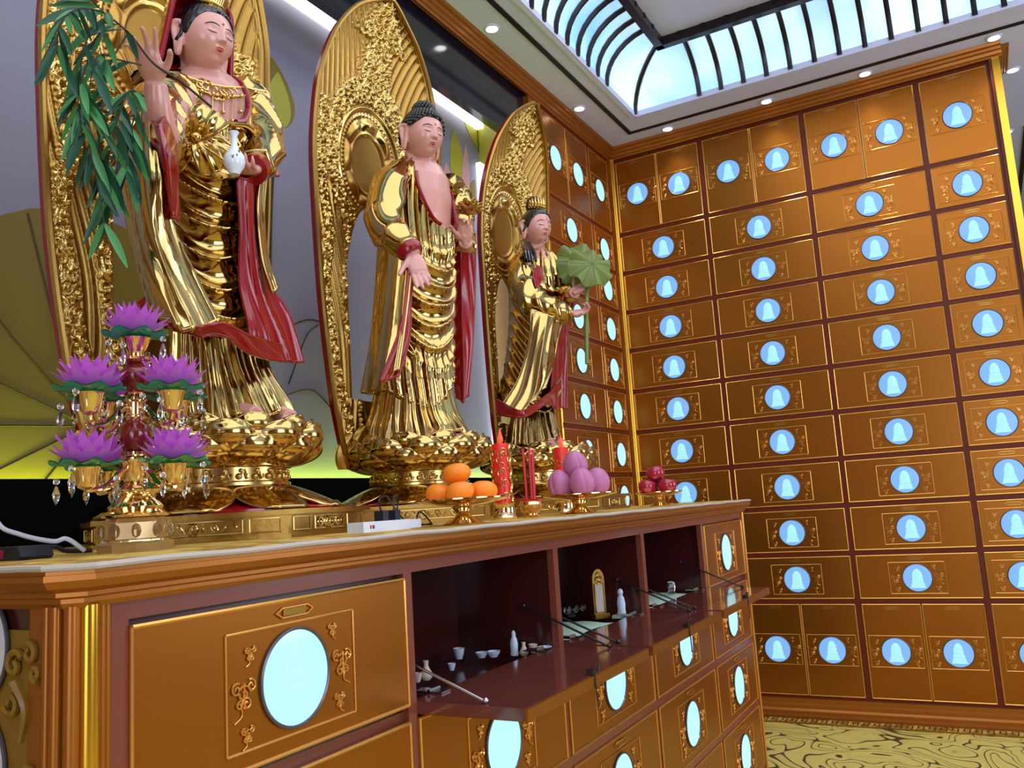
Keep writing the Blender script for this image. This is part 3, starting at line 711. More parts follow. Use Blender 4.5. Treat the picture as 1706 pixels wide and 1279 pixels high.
def hand(mb, wrist, fwd, nrm, L, curls=(.3, .35, .4, .45), thumb=(.5, .3), side=1, spread=.12, base=(0, 0, 0, 0)):
    """five-fingered hand; fwd = towards the fingers, nrm = palm normal, side = +1 if the thumb lies along cross(nrm, fwd)"""
    w_ = np.asarray(wrist, float); f = np.asarray(fwd, float); f /= np.linalg.norm(f); n_ = np.asarray(nrm, float); n_ -= f * (f @ n_); n_ /= np.linalg.norm(n_)
    s = np.cross(n_, f) * side
    def pt(a, b, c): return w_ + f * a * L + s * b * L + n_ * c * L
    mb.tube([pt(-.10, 0, 0), pt(.05, 0, 0), pt(.16, 0, 0)], [.115 * L, .125 * L, .15 * L], 10, flat=.72)
    P = []
    for t, wd, th in ((-.02, .10, .07), (.04, .14, .085), (.14, .185, .10), (.28, .205, .095), (.40, .20, .085), (.47, .175, .065), (.50, .10, .03)):
        a = np.linspace(0, 2 * pi, 20, endpoint=False); P.append([pt(t, wd * np.sign(cos(x)) * abs(cos(x))**.7, th * np.sign(sin(x)) * abs(sin(x))**.8 + .015) for x in a])
    k0 = mb.n; mb.grid(np.array(P), cv=True); mb.Fc += [tuple(range(k0, k0 + 20)), tuple(range(k0 + 6 * 20 + 19, k0 + 6 * 20 - 1, -1))]; mb.M += [0, 0]
    for i, (b, ln, r) in enumerate(((.145, .40, .052), (.05, .45, .054), (-.05, .42, .052), (-.145, .33, .046))):
        ang = base[i]; d0 = f * cos(spread * (1.5 - i) * .6) + s * sin(spread * (1.5 - i)); d0 /= np.linalg.norm(d0)
        p = pt(.42, b, .01); pts = [p, ]; 
        for seg, fr_ in enumerate((.46, .31, .23)):
            ang += curls[i] * (.8, 1.15, .9)[seg]; dv = d0 * cos(ang) + n_ * sin(ang); p = p + dv * ln * fr_ * L; pts.append(p)
        sp = spline(pts, 13); rr = np.linspace(1.0, .72, 13) * r * L; rr[-1] *= .72
        mb.tube(sp, rr, 9); mb.ball(sp[-1], rr[-2] * .86, 8, 6)
    a1, a2 = thumb
    p = pt(.10, .13, .03); d = f * cos(a1 + .5) + s * sin(a1 + .5); d = d / np.linalg.norm(d); pts = [p - d * .05 * L]
    for k, ln in enumerate((.19, .17, .13)):
        dd = d * cos(a2 * k) + n_ * sin(a2 * k) * .8 + f * sin(a2 * k) * .4; dd /= np.linalg.norm(dd); p = p + dd * ln * L; pts.append(p)
    sp = spline(pts, 12); rr = np.linspace(1.15, .75, 12) * .062 * L; mb.tube(sp, rr, 9); mb.ball(sp[-1], rr[-1] * .95, 8, 6)

def finish_body(root, mb, vox=.0024):
    o = mb.build('body', 'skin_paint', root, angle=None)
    r = o.modifiers.new('join', 'REMESH'); r.mode = 'VOXEL'; r.voxel_size = vox; r.use_smooth_shade = True
    s = o.modifiers.new('soften', 'SMOOTH'); s.factor = .5; s.iterations = 3
    return o

def ridge(t, k=.7): return 1 - np.abs(np.cos(pi * t))**k          # rounded folds, pinched valleys
def robe(root, name, c, keys, fold, mats=('gold_leaf', 'red_lacquer'), nz=150, nt=300, thick=.006, gap=None, hem=None, hem_r=.0045):
    """draped cloth round an axis. keys rows: z, cx, cy, rx, ry ; fold(TH, Z, T) -> outward displacement"""
    K = np.array(keys, float); t = np.linspace(0, 1, nz); th = np.linspace(-pi, pi, nt, endpoint=gap is None)
    th = np.linspace(-pi, pi, nt, endpoint=False)
    T, TH = np.meshgrid(t, th, indexing='ij')
    ztop, zbot = K[-1, 0], K[0, 0]
    zb = zbot + (hem(TH) if hem is not None else 0 * TH)
    Z = zb + (ztop - zb) * T
    g = lambda i: smooth_interp(Z, K[:, 0], K[:, i])
    d = fold(TH, Z, T)
    R = 1
    X = c[0] + g(1) + (g(3) + d) * np.cos(TH); Y = c[1] + g(2) + (g(4) + d) * np.sin(TH)
    P = np.stack([X, Y, c[2] + Z], -1)
    cen = np.stack([c[0] + g(1), c[1] + g(2)], -1); out = P[..., :2] - cen; out /= np.linalg.norm(out, axis=-1, keepdims=True) + 1e-9
    Q = P.copy(); Q[..., :2] -= out * thick
    if gap is not None: keep = np.abs((TH - gap(Z)[0] + pi) % (2 * pi) - pi) > gap(Z)[1]
    mb = MB(); ii, jj = np.meshgrid(np.arange(nz - 1), np.arange(nt), indexing='ij'); j2 = (jj + 1) % nt
    q = np.stack([ii * nt + jj, ii * nt + j2, (ii + 1) * nt + j2, (ii + 1) * nt + jj], -1)
    if gap is not None:
        ok = keep[ii, jj] & keep[ii + 1, jj] & keep[ii, j2] & keep[ii + 1, j2]; q = q[ok]
    q = q.reshape(-1, 4)
    mb.add(P.reshape(-1, 3), q.tolist(), 0); mb.add(Q.reshape(-1, 3), q[:, ::-1].tolist(), 1)
    mb.tube((P[0] + Q[0]) / 2, hem_r, 6, closed=True, mi=0)
    if gap is None:
        n0 = nz * nt; mb.Fc += [(i, n0 + i, n0 + (i + 1) % nt, (i + 1) % nt) for i in range(nt)]; mb.M += [1] * nt
    o = mb.build(name, list(mats), root, angle=None)
    return P

def sheet(root, name, grid_, folds=6, amp=.006, thick=.006, mats=('gold_leaf', 'red_lacquer'), nu=70, nv=60, ramp=(.15, 1), edge=None, phase=0, bulge=0):
    """free cloth: control rows of (u, v, X) pixels with their own depth, or world points; folds run down the rows"""
    A = np.array([[at(p[0], p[1], X=p[2]) if p[0] > 5 else p for p in row] for row in grid_], float)
    A = np.array([spline(r, nu) for r in A]); A = np.array([spline(A[:, j], nv) for j in range(nu)]).transpose(1, 0, 2)
    du = np.gradient(A, axis=1); dv = np.gradient(A, axis=0); N = np.cross(dv, du); N /= np.linalg.norm(N, axis=-1, keepdims=True) + 1e-12
    mid = A[nv // 2, nu // 2]
    if (EYE - mid) @ N[nv // 2, nu // 2] < 0: N = -N; flip = False
    else: flip = True
    s = np.linspace(0, 1, nu)[None]; t = np.linspace(0, 1, nv)[:, None]
    d = amp * (ridge(s * folds + phase + .25 * np.sin(3 * t + s * 2)) - .5) * (ramp[0] + (ramp[1] - ramp[0]) * t) + bulge * np.sin(pi * s) * np.sin(pi * t)
    P = A + N * d[..., None]; Q = P - N * thick
    mb = MB(); mb.grid(P, mi=0, flip=not flip); mb.grid(Q, mi=1, flip=flip)
    rim = np.concatenate([P[0], P[1:, -1], P[-1, -2::-1], P[-2:0:-1, 0]]); rq = np.concatenate([Q[0], Q[1:, -1], Q[-1, -2::-1], Q[-2:0:-1, 0]])
    mb.tube((rim * .6 + rq * .4), thick * .62, 6, closed=True, mi=edge if edge is not None else 0)
    return mb.build(name, list(mats), root, angle=None)
def sleeve(root, name, pts, rad, rings=7, amp=.006, mats=('gold_leaf',), cuff=None, tw=2.0, flat=1.0):
    """sleeve tube with spiralling creases"""
    P = spline(pts, 60); r = smooth_interp(np.linspace(0, 1, 60), np.linspace(0, 1, len(rad)), rad)
    T = np.gradient(P, axis=0); T /= np.linalg.norm(T, axis=1, keepdims=True); a = np.array([0, 0, 1.]) if abs(T[0][2]) < .9 else np.array([1., 0, 0]); u = np.cross(T[0], a); u /= np.linalg.norm(u)
    th = np.linspace(0, 2 * pi, 48, endpoint=False); R_ = []
    for i in range(60):
        u = u - T[i] * (u @ T[i]); u /= np.linalg.norm(u); v = np.cross(T[i], u)
        rr = r[i] + amp * (ridge(i / 60 * rings + .35 * np.sin(th * tw) + .15 * np.sin(3 * th)) - .6)
        R_.append(P[i] + rr[:, None] * (np.cos(th)[:, None] * u + flat * np.sin(th)[:, None] * v))
    mb = MB(); mb.grid(np.array(R_), cv=True); k = 48
    mb.Fc += [tuple(range(k)), tuple(range(60 * k - 1, 59 * k - 1, -1))]; mb.M += [0, 0]
    o = mb.build(name, list(mats), root, angle=None)
    return o

# ------------------------------------------------------------------ lotus pedestal, plinth
def petal_mesh(L, W, cup, thick, name='petal'):
    u = np.linspace(0, 1, 14); v = np.linspace(-1, 1, 13); U, V = np.meshgrid(u, v, indexing='ij')
    wd = W * np.sin(pi * np.clip(U * .86 + .12, 0, 1))**.55
    y = V * wd; x = L * (.18 + .82 * U) * np.sin(.2 + 1.15 * U) ; z = L * (U * .95) * .8
    puff = cup * np.cos(V * pi / 2)**.7 * np.sin(pi * np.clip(U + .05, 0, 1))**.6
    P = np.stack([x * .62 + puff, y, z], -1); P[..., 0] += np.where(U > .82, (U - .82) * L * .30, 0)
    P[..., 0] += .14 * W * ridge(V * .5 + .0, 2) * U * .3
    Q = P.copy(); Q[..., 0] -= thick
    m_ = MB(); m_.grid(P, flip=False); m_.grid(Q, flip=True)
    rim = np.concatenate([P[0], P[1:, -1], P[-1, -2::-1], P[-2:0:-1, 0]]); m_.tube(rim - np.array((thick / 2, 0, 0)), thick * .6, 5, closed=True)
    return m_.mesh(name, ['gold_leaf'], angle=None)
PET_UP = petal_mesh(.072, .047, .034, .005); PET_MID = petal_mesh(.090, .056, .042, .005); PET_LOW = petal_mesh(.080, .056, .036, .005)
def down_petal():
    u = np.linspace(0, 1, 16); v = np.linspace(-1, 1, 15); U, V = np.meshgrid(u, v, indexing='ij')
    wd = .058 * np.sin(pi * np.clip(U * .80 + .14, 0, 1))**.5; x = .10 + .115 * U; y = V * wd
    z = .046 * (1 - U)**1.3 + .013 * np.cos(V * pi / 2)**.6 * np.sin(pi * np.clip(U, 0, 1))**.5 + .004 * (U > .9)
    P = np.stack([x, y, z], -1); Q = P - np.array((0, 0, .004)); m_ = MB(); m_.grid(P); m_.grid(Q, flip=True)
    rim = np.concatenate([P[0], P[1:, -1], P[-1, -2::-1], P[-2:0:-1, 0]]); m_.tube(rim - np.array((0, 0, .002)), .003, 5, closed=True); return m_.mesh('base_petal', ['gold_leaf'], angle=None)
PET_DOWN = down_petal()
PLZ = .044
def pedestal(root, c, rot=0):
    """lotus throne from the plinth top upwards, c = axis at counter height"""
    z = c[2] + PLZ
    p = MB().lathe([(.205, 0), (.205, .004), (.16, .012), (.125, .036), (.118, .042), (.118, .046)], 48, (c[0], c[1], z + .0005)).build('pedestal_foot', 'red_lacquer', root)
    for i in range(8): inst('base_petal', PET_DOWN, p, (c[0], c[1], z + .003), (0, 0, 2 * pi * (i + .5) / 8 + rot))
    wst = MB().lathe([(.118, .044), (.124, .047), (.124, .052), (.117, .055), (.117, .078), (.124, .081), (.124, .086), (.12, .09)], 48, (c[0], c[1], z))
    for i in range(26):
        a = 2 * pi * i / 26
        q = MB()
        for dz, dr, r in ((.062, .0, .006), (.072, 0.004, .004)): wst.ball((c[0] + .118 * cos(a + dr * 8), c[1] + .118 * sin(a + dr * 8), z + dz), (r, r, r), 8, 6)
        wst.tube([(c[0] + .119 * cos(a + .05 + .09 * t), c[1] + .119 * sin(a + .05 + .09 * t), z + .066 + .008 * sin(t * 6.3)) for t in np.linspace(0, 1, 8)], .0022, 5)
    wst.build('carved_waist', 'gold_relief', root)
    core = MB().lathe([(.115, .088), (.15, .10), (.175, .125), (.165, .150), (.15, .150), (0, .150)], 40, (c[0], c[1], z)).build('lotus_seat', 'gold_leaf', root)
    n_ = 11
    for me, rad, dz, off, tilt in ((PET_LOW, .112, .084, 0, .30), (PET_MID, .116, .090, .5, .10), (PET_UP, .124, .106, 0, -.12)):
        for i in range(n_):
            a = 2 * pi * (i + off) / n_ + rot
            inst('lotus_petal', me, core, (c[0] + rad * cos(a), c[1] + rad * sin(a), z + dz), (0, tilt, a))
def plinth(nm, label, c, L=.098, D=.262, Wd=.258):
    pts = [(D, -L), (D, L), (.0, Wd), (-D, L), (-D, -L), (.0, -Wd)]
    t_ = thing(nm, label, 'plinth', c)
    def sc(k, e=0): return [(p[0] * k, p[1] * k) for p in pts]
    b = MB().prism(sc(1), 0, .007).prism(sc(.965), .007, .036).prism(sc(1.0), .036, PLZ); b.build('block', 'gold_carved', t_, smooth=False)
    for i in range(6):
        a = np.array(sc(.966)[i]); b_ = np.array(sc(.966)[(i + 1) % 6]); L_ = np.linalg.norm(b_ - a); d = (b_ - a) / L_; n2 = np.array((d[1], -d[0]))
        q = MB()
        def P3(s_, z, o): p = a + d * s_ * L_ + n2 * o; return (p[0], p[1], z)
        cells = [(.04, .20), (.24, .76), (.80, .96)] if L_ > .2 else [(.06, .26), (.32, .68), (.74, .94)]
        for k, (s0, s1) in enumerate(cells):
            for A_, B_ in (((s0, .011), (s1, .011)), ((s1, .011), (s1, .032)), ((s1, .032), (s0, .032)), ((s0, .032), (s0, .011))): q.tube([P3(A_[0], A_[1], .001), P3(B_[0], B_[1], .001)], .0014, 5)
            if k == 1:
                m_ = (s0 + s1) / 2
                for j in np.linspace(s0 + .03, s1 - .03, 9):
                    q.tube([P3(j + (.018 * cos(x)) * (.3 / max(L_, .1)), .0215 + .007 * sin(x + j * 40), .001) for x in np.linspace(0, 5, 10)], .0016, 5); q.ball(P3(j, .0215, .001), .0024, 6, 5)
                q.tube([P3(m_ + .008 * cos(x) / L_, .0215 + .008 * sin(x), .002) for x in np.linspace(0, 2 * pi, 14)], .002, 5)
        q.build('carved_panel', 'gold_relief', t_)
    return t_

# ------------------------------------------------------------------ carved mandorla standing behind a statue
def mandorla(label, c, W, Hh, lean, med_z, seed, tip_fwd, window):
    t_ = thing('mandorla', label, 'mandorla', c)
    rng = np.random.RandomState(seed)
    def halfw(t):
        return W * smooth_interp(t, [0, .12, .35, .58, .72, .84, .93, .985, 1], [.60, .78, .95, 1.0, .965, .80, .52, .16, .0])
    def fx(y, t): return lean * t + tip_fwd * np.clip((t - .55) / .45, 0, 1)**2 + .05 * (np.abs(y) / W)**2
    nz_, ny = 560, 230
    t = np.linspace(0, 1, nz_); s = np.linspace(-1, 1, ny); T, S = np.meshgrid(t, s, indexing='ij')
    Yy = S * halfw(T); Zz = T * Hh
    # relief: a border, rows of rosette scrolls, flame striations, a beaded ring round the medallion
    rim = np.clip((np.abs(S) - .93) / .02, 0, 1)
    dm = np.sqrt((Yy / .105)**2 + ((Zz - med_z) / .125)**2)
    wave = .10 * np.sin(T * 17) + .05 * np.sin(T * 31)
    ab = np.abs(S) + wave * np.clip(1 - T, .3, 1)
    flame = ridge(np.abs(Yy) * 40 - T * 6.5 * np.clip(T - .25, 0, 1) * 2 + 1.2 * np.sin(T * 9), .8)
    centers = []
    rose = np.zeros_like(T)
    def band(mask):
        cell = .027; gy = Yy / cell + .5 * np.sin(Zz * 40); gz = Zz / cell; iy = np.floor(gy); iz = np.floor(gz); best = np.zeros_like(T)
        for dy in (-1, 0, 1):
            for dz in (-1, 0, 1):
                hx = np.modf(np.abs(np.sin((iy + dy) * 127.1 + (iz + dz) * 311.7 + seed) * 43758.5))[0]; hz = np.modf(np.abs(np.sin((iy + dy) * 269.5 + (iz + dz) * 183.3 + seed) * 24634.6))[0]
                ex = gy - (iy + dy + .2 + .6 * hx); ez = gz - (iz + dz + .2 + .6 * hz); r = np.sqrt(ex**2 + ez**2); a = np.arctan2(ez, ex)
                best = np.maximum(best, np.clip(1 - r * 1.25, 0, 1)**.6 * (.52 + .48 * np.cos(r * 15 + a * 1.0 + hx * 6)))
        return best
    rs = band(None)
    inner_w = np.interp(T, [0, .35, .55, .7, .85, 1], [.62, .60, .62, .30, .22, .5])
    outer_band = np.exp(-((ab - .80) / .10)**4) * (T < .72)
    mid_band = np.exp(-((ab - .40) / .09)**4) * (T < .50)
    top_band = np.exp(-(S / (.30 + .3 * (T > .9)))**4) * (T > med_z / Hh + .06)
    ring_b = np.exp(-((dm - 1.5) / .35)**4)
    m_r = np.clip(np.maximum.reduce([outer_band, mid_band * .9, top_band, ring_b]), 0, 1)
    rel = .008 * flame * (1 - m_r) + .015 * rs * m_r + .004 * m_r
    sm = (np.abs(S) < .36) & (Zz < med_z - .18)                      # plain sunk field behind the figure
    rel = np.where(sm, .001, rel)
    beads = np.exp(-((np.abs(S) - .37) / .012)**2) * (Zz < med_z - .16) * .006 * (.5 + .5 * np.cos(Zz * 500)); rel = rel + beads
    disc_ = dm < 1.28; ringr = np.exp(-((dm - 1.20) / .05)**2) * .007 + np.exp(-((dm - 1.05) / .04)**2) * .006 * (.6 + .4 * np.cos(np.arctan2(Zz - med_z, Yy) * 60)) + np.exp(-((dm - .66) / .04)**2) * .005
    ang = np.arctan2((Zz - med_z) / .125, Yy / .105); pet = np.exp(-((dm - .84) / .12)**2) * .013 * np.abs(np.cos(ang * 4))**.8 + .004 * np.exp(-(dm / .3)**4) * 0
    rel = np.where(disc_, .002 + ringr + pet, rel)
    rel = rel * (1 - rim) + .010 * rim
    X = fx(Yy, T) + rel
    P = np.stack([X, Yy, Zz], -1); Q = P.copy(); Q[..., 0] = fx(Yy, T) - .007
    hole = (np.abs(Yy - window[0]) < window[1]) & (Zz > window[2]) & (Zz < window[3] - np.clip((Yy - window[0]) / window[1], -1, 1)**2 * window[1] * 1.6)
    q = MB(); ii, jj = np.meshgrid(np.arange(nz_ - 1), np.arange(ny - 1), indexing='ij')
    F = np.stack([ii * ny + jj, ii * ny + jj + 1, (ii + 1) * ny + jj + 1, (ii + 1) * ny + jj], -1)
    ok = ~(hole[ii, jj] | hole[ii + 1, jj + 1]); F = F[ok].reshape(-1, 4)
    mi_bright = (m_r * (1 - rim))[ii, jj][ok] > .5; md = (sm | (disc_ & (dm < .62)))[ii, jj][ok]
    q.add(P.reshape(-1, 3), F.tolist(), 0); q.M = [1 if b_ else (2 if d_ else 0) for b_, d_ in zip(mi_bright.ravel(), md.ravel())]
    k4 = 5; Qc = Q[::k4, ::k4]; hc_ = hole[::k4, ::k4]; n4, m4 = Qc.shape[:2]; i4, j4 = np.meshgrid(np.arange(n4 - 1), np.arange(m4 - 1), indexing='ij')
    F4 = np.stack([i4 * m4 + j4, (i4 + 1) * m4 + j4, (i4 + 1) * m4 + j4 + 1, i4 * m4 + j4 + 1], -1)[~(hc_[i4, j4] | hc_[i4 + 1, j4 + 1])].reshape(-1, 4)
    q.add(Qc.reshape(-1, 3), F4.tolist(), 3)
    # plug the cut-out's edge and the outline
    out = np.concatenate([P[:, 0], P[::-1, -1]]); oq = np.concatenate([Q[:, 0], Q[::-1, -1]])
    n0 = q.n; m = len(out); q.add(np.concatenate([out, oq]), [(i, i + 1, m + i + 1, m + i) for i in range(m - 1)], 3)
    q.build('carved_panel', ['gold_carved', 'gold_relief', 'gold_dark', 'red_lacquer'], t_, angle=None)
    rimt = MB().tube(spline(out[::6] + np.array((.002, 0, 0)), 300), .006, 6, mi=0); rimt.build('rim', 'gold_carved', t_)
    if window[1] > 0:
        yw = np.linspace(-1, 1, 30); w2 = [(fx(np.array(window[0] + y * window[1]), np.array((window[3] - y * y * window[1] * 1.6) / Hh)), window[0] + y * window[1], window[3] - y * y * window[1] * 1.6) for y in yw]
        zz = np.linspace(w2[-1][2], window[2], 20); path = [(fx(np.array(window[0] - window[1]), z / Hh), window[0] - window[1], z) for z in zz[::-1]] + w2 + [(fx(np.array(window[0] + window[1]), z / Hh), window[0] + window[1], z) for z in zz]
        MB().tube(np.array(path, float), .008, 6).build('window_edge', 'gold_dark', t_)
    for k, y in enumerate(np.linspace(-W * .55, W * .55, 7)):          # upright leaves round the foot
        U, V = np.meshgrid(np.linspace(0, 1, 12), np.linspace(-1, 1, 9), indexing='ij'); L_ = .085 + .02 * (k % 2); wd = .030 * np.sin(pi * np.clip(U * .85 + .15, 0, 1))**.7
        P_ = np.stack([.014 + .012 * (1 - V * V) + .018 * U**2, y * (1 - .0 * U) + V * wd, -.035 + L_ * U], -1); q = MB(); q.grid(P_); q.grid(P_ - (.006, 0, 0), flip=True); q.build('foot_leaf', 'gold_carved', t_, angle=None)
    return t_

# ------------------------------------------------------------------ the three statues
def KK(c, X0, rows, sf=.95, sl=1.04):
    """(v, u, half width in px[, dx]) rows at the axis depth -> ring keys, sorted upwards"""
    out = []
    for r in rows:
        p = at(r[1], r[0], X=X0); dep = -(p - EYE) @ BK; rad = r[2] * dep / F_PX; dx = r[3] if len(r) > 3 else 0
        out.append((p[2] - c[2], X0 - c[0] + dx, p[1] - c[1], rad * sf, rad * sl))
    return sorted(out)
def P3(u, v, X): return at(u, v, X=X)
def skirt_fold(n_, amp, seed=0):
    def f(TH, Z, T):
        k = np.clip(1 - T * .75, 0, 1)
        return amp * k * (ridge(TH * n_ / (2 * pi) + .35 * np.sin(2 * TH + seed) + .10 * np.sin(6 * T + TH * 3), .75) - .6) + amp * .45 * k * ridge(TH * n_ * 1.73 / (2 * pi) + seed + .2 * np.sin(5 * T), .8)
    return f
def swag_fold(zc0, zc1, period, droop, width, th0, amp, vert=0, vn=22, tilt=0):
    def f(TH, Z, T):
        x = (TH - th0 + pi) % (2 * pi) - pi
        t = (Z - droop * (x / width)**2 * np.exp(-(x / 2.2)**4) - tilt * x) / period
        wz = 1 / (1 + np.exp(-(Z - zc0) / .02)) / (1 + np.exp((Z - zc1) / .02)); wx = np.exp(-(x / 1.9)**6)
        d = amp * (ridge(t + .12 * np.sin(3 * x + Z * 20), .7) - .55) * wz * wx
        d = d + vert * (1 - wz * wx) * (ridge(TH * vn / (2 * pi) + .25 * np.sin(Z * 18), .75) - .55)
        return d
    return f
def neck_torso(mb, c, head, keys, hs):
    """skin torso ring stack + neck up into the head"""
    R_ = []
    for z, cx_, cyy, rx, ry in keys:
        a = np.linspace(0, 2 * pi, 40, endpoint=False); R_.append(np.stack([c[0] + cx_ + rx * np.cos(a), c[1] + cyy + ry * np.sin(a), c[2] + z + 0 * a], -1))
    n0 = mb.n; mb.grid(np.array(R_), cv=True, flip=True); k = 40; m = len(R_)
    mb.Fc += [tuple(range(n0 + k - 1, n0 - 1, -1)), tuple(range(n0 + (m - 1) * k, n0 + m * k))]; mb.M += [0, 0]
    for s_ in (-.04, .04): mb.tube([(c[0], c[1] + s_, c[2] + PLZ + .152), (c[0], c[1] + s_ * .9, c[2] + keys[0][0] * .55), (c[0] + keys[0][1], c[1] + keys[0][2] + s_ * .6, c[2] + keys[0][0] + .02)], [.022, .030, .036], 10)
    top = np.array(R_[-1]).mean(0); mb.tube([top - (0, 0, .03), (top + head) / 2 + (-.005, 0, -.004), head], [hs * .34, hs * .30, hs * .29], 20)
def foot(mb, p, d, L=.075):
    d = np.array(d, float); d /= np.linalg.norm(d); s = np.array((-d[1], d[0], 0)); p = np.array(p, float)
    mb.tube([p - d * .03 + (0, 0, .022), p + (0, 0, .022), p + d * L * .5 + (0, 0, .014)], [.024, .024, .020], 12)
    for i, (o, l) in enumerate(((-.018, .026), (-.008, .028), (.001, .026), (.009, .023), (.017, .019))):
        r = .0075 - .0008 * i; mb.tube([p + d * L * .45 + s * o + (0, 0, .012), p + d * (L * .5 + l * .6) + s * o * 1.1 + (0, 0, .012), p + d * (L * .5 + l) + s * o * 1.1 + (0, 0, .008)], [r, r, r * .7], 8)

X1, X2, X3 = -1.22, -1.23, -1.24
C1, C2, C3 = (X1, 1.10, CT), (X2, 1.735, CT), (X3, 2.39, CT)
plinth('statue_plinth', 'gold carved plinth under the left statue holding a vase, behind the lotus lamp', C1)
plinth('statue_plinth', 'gold carved plinth under the middle statue, behind the oranges', C2)
plinth('statue_plinth', 'gold carved plinth under the smallest right statue, behind the plums', C3)

# ---- middle statue: standing Buddha
b = thing('buddha_statue', 'middle gold statue with curled black hair and bare chest', 'statue', (0, 0, 0))
pedestal(b, C2)
body = MB()
hs = .126; hc = P3(704, 226, X2 + .055)
MH = frame(hc, hs, math.radians(-20), math.radians(11), math.radians(-3))
add_head(b, body, MH, 'curls')
top_keys = KK(C2, X2, [(400, 697, 58), (370, 697, 56), (335, 696, 56, .004), (305, 694, 53, .006), (285, 692, 46, .004), (274, 694, 28, .01)], .93, 1.05)
neck_torso(body, C2, hc + np.array((-.012, 0, -.04)), top_keys, hs)
RW = P3(688, 425, -1.09); RE = P3(640, 372, -1.20)
body.tube(spline([P3(640, 310, -1.22), RE, RW], 20), np.linspace(.036, .020, 20), 12)
hand(body, RW, P3(716, 505, -1.045) - RW, (.75, -.62, .05), .112, (.10, .12, .16, .2), (.25, .2), side=-1, spread=.05)
LW = P3(776, 402, -1.12); LE = P3(770, 430, -1.25)
body.tube(spline([P3(765, 320, -1.28), LE, LW], 20), np.linspace(.036, .019, 20), 12)
hand(body, LW, P3(776, 352, -1.10) - LW, (.55, -.80, .1), .095, (.55, .75, .9, .45), (.35, .55), side=1, spread=.10)
for yy in (-.050, .035): foot(body, (C2[0] + .070, C2[1] + yy, CT + PLZ + .150), (1, -.25, 0), .060)
finish_body(b, body)
sk = KK(C2, X2, [(736, 697, 92), (716, 694, 84), (690, 691, 72), (650, 690, 63), (600, 692, 58), (560, 694, 56)])
robe(b, 'under_robe', C2, sk, skirt_fold(18, .016, 1), nz=110, nt=320, hem=lambda th: .022 * np.exp(-((th + .15) / .5)**2) + .006 * np.sin(9 * th) - .002)
rk = KK(C2, X2, [(640, 690, 70), (600, 692, 66), (540, 694, 63), (480, 696, 63), (420, 697, 63), (370, 696, 64), (335, 694, 63), (305, 691, 58), (288, 690, 50), (276, 691, 36)])
ztop, zm = rk[-1][0], rk[4][0]
def gap2(Z): 
    z0 = P3(697, 392, X2)[2] - CT
    k = np.clip((Z - z0) / .10, 0, 1)
    return .02, np.where(Z > z0, .30 + .60 * k**.45, -1)
robe(b, 'outer_robe', C2, rk, swag_fold(.40, .66, .050, .085, 1.1, -.35, .020, .010, 26), gap=gap2, nz=190, nt=380, hem=lambda th: -.055 * np.cos(th + .9) + .018 * np.sin(3 * th))
# cuff lines of the open chest
for s in (-1, 1):
    pts = []
    for t in np.linspace(0, 1, 14):
        Z = (P3(697, 392, X2)[2] - CT) + t * .135; w_ = float(gap2(np.array(Z + 1e-4))[1]); K_ = np.array(rk); g = lambda i: float(smooth_interp(np.array(Z), K_[:, 0], K_[:, i]))
        a = .02 + s * w_; pts.append((C2[0] + g(1) + (g(3) + .003) * cos(a), C2[1] + g(2) + (g(4) + .003) * sin(a), CT + Z))
    MB().tube(spline(pts, 40), .0065, 8, flat=.7).build('red_collar', 'red_lacquer', b)
sleeve(b, 'right_sleeve', [P3(668, 283, -1.22), P3(646, 318, -1.20), P3(640, 372, -1.18), P3(664, 402, -1.13), P3(684, 418, -1.098)], [.030, .047, .047, .040, .030], 4, .006, tw=1.0)
MB().tube(spline([P3(678, 412, -1.105), P3(687, 424, -1.093)], 6), [.031, .031, .032, .032, .031, .029], 20).build('red_cuff', 'red_lacquer', b)
sheet(b, 'right_sleeve_drape', [[(630, 372, -1.21), (650, 398, -1.15), (672, 416, -1.11), (688, 430, -1.09)], [(624, 470, -1.21), (646, 480, -1.14), (664, 490, -1.10), (680, 490, -1.08)], [(616, 555, -1.21), (634, 565, -1.14), (654, 560, -1.09), (672, 548, -1.07)], [(597, 652, -1.20), (616, 652, -1.14), (636, 636, -1.09), (662, 612, -1.06)]], 4, .012, .006)
sheet(b, 'red_sleeve_edge', [[(684, 428, -1.092), (694, 436, -1.09)], [(678, 490, -1.082), (686, 495, -1.08)], [(668, 548, -1.072), (684, 560, -1.068)], [(634, 634, -1.085), (664, 625, -1.062)]], 2, .004, .005, mats=('red_lacquer', 'red_lacquer'))
sheet(b, 'left_sleeve_drape', [[(757, 398, -1.17), (770, 405, -1.145), (792, 405, -1.12)], [(756, 480, -1.19), (772, 490, -1.16), (792, 480, -1.14)], [(752, 570, -1.20), (772, 580, -1.16), (790, 560, -1.15)], [(756, 655, -1.20), (770, 669, -1.165), (782, 655, -1.16)]], 3, .010, .006, mats=('red_lacquer', 'gold_leaf'))
sleeve(b, 'left_sleeve', [P3(745, 300, -1.25), P3(764, 330, -1.26), P3(770, 395, -1.22), P3(775, 412, -1.14)], [.028, .040, .038, .030], 6, .006)
for i, (u, v, X) in enumerate(((648, 330, -1.15), )): pass

fl = thing('held_lotus', 'small golden lotus blossom held up by the middle statue', 'ornament', tuple(P3(783, 352, -1.10)))
MB().lathe([(.004, -.030), (.006, -.012), (.018, -.004), (.016, .004), (0, .006)], 16).build('stalk', 'gold_relief', fl)
pm = petal_mesh(.040, .013, .006, .002, 'petal')
for k, (n_, tl) in enumerate(((8, .55), (8, .2), (5, -.1))):
    for i in range(n_): inst('petal', pm, fl, (.006 * cos(2 * pi * i / n_), .006 * sin(2 * pi * i / n_), -.006 + .003 * k), (0, tl, 2 * pi * (i + .5 * k) / n_), (.9, .9, .9))

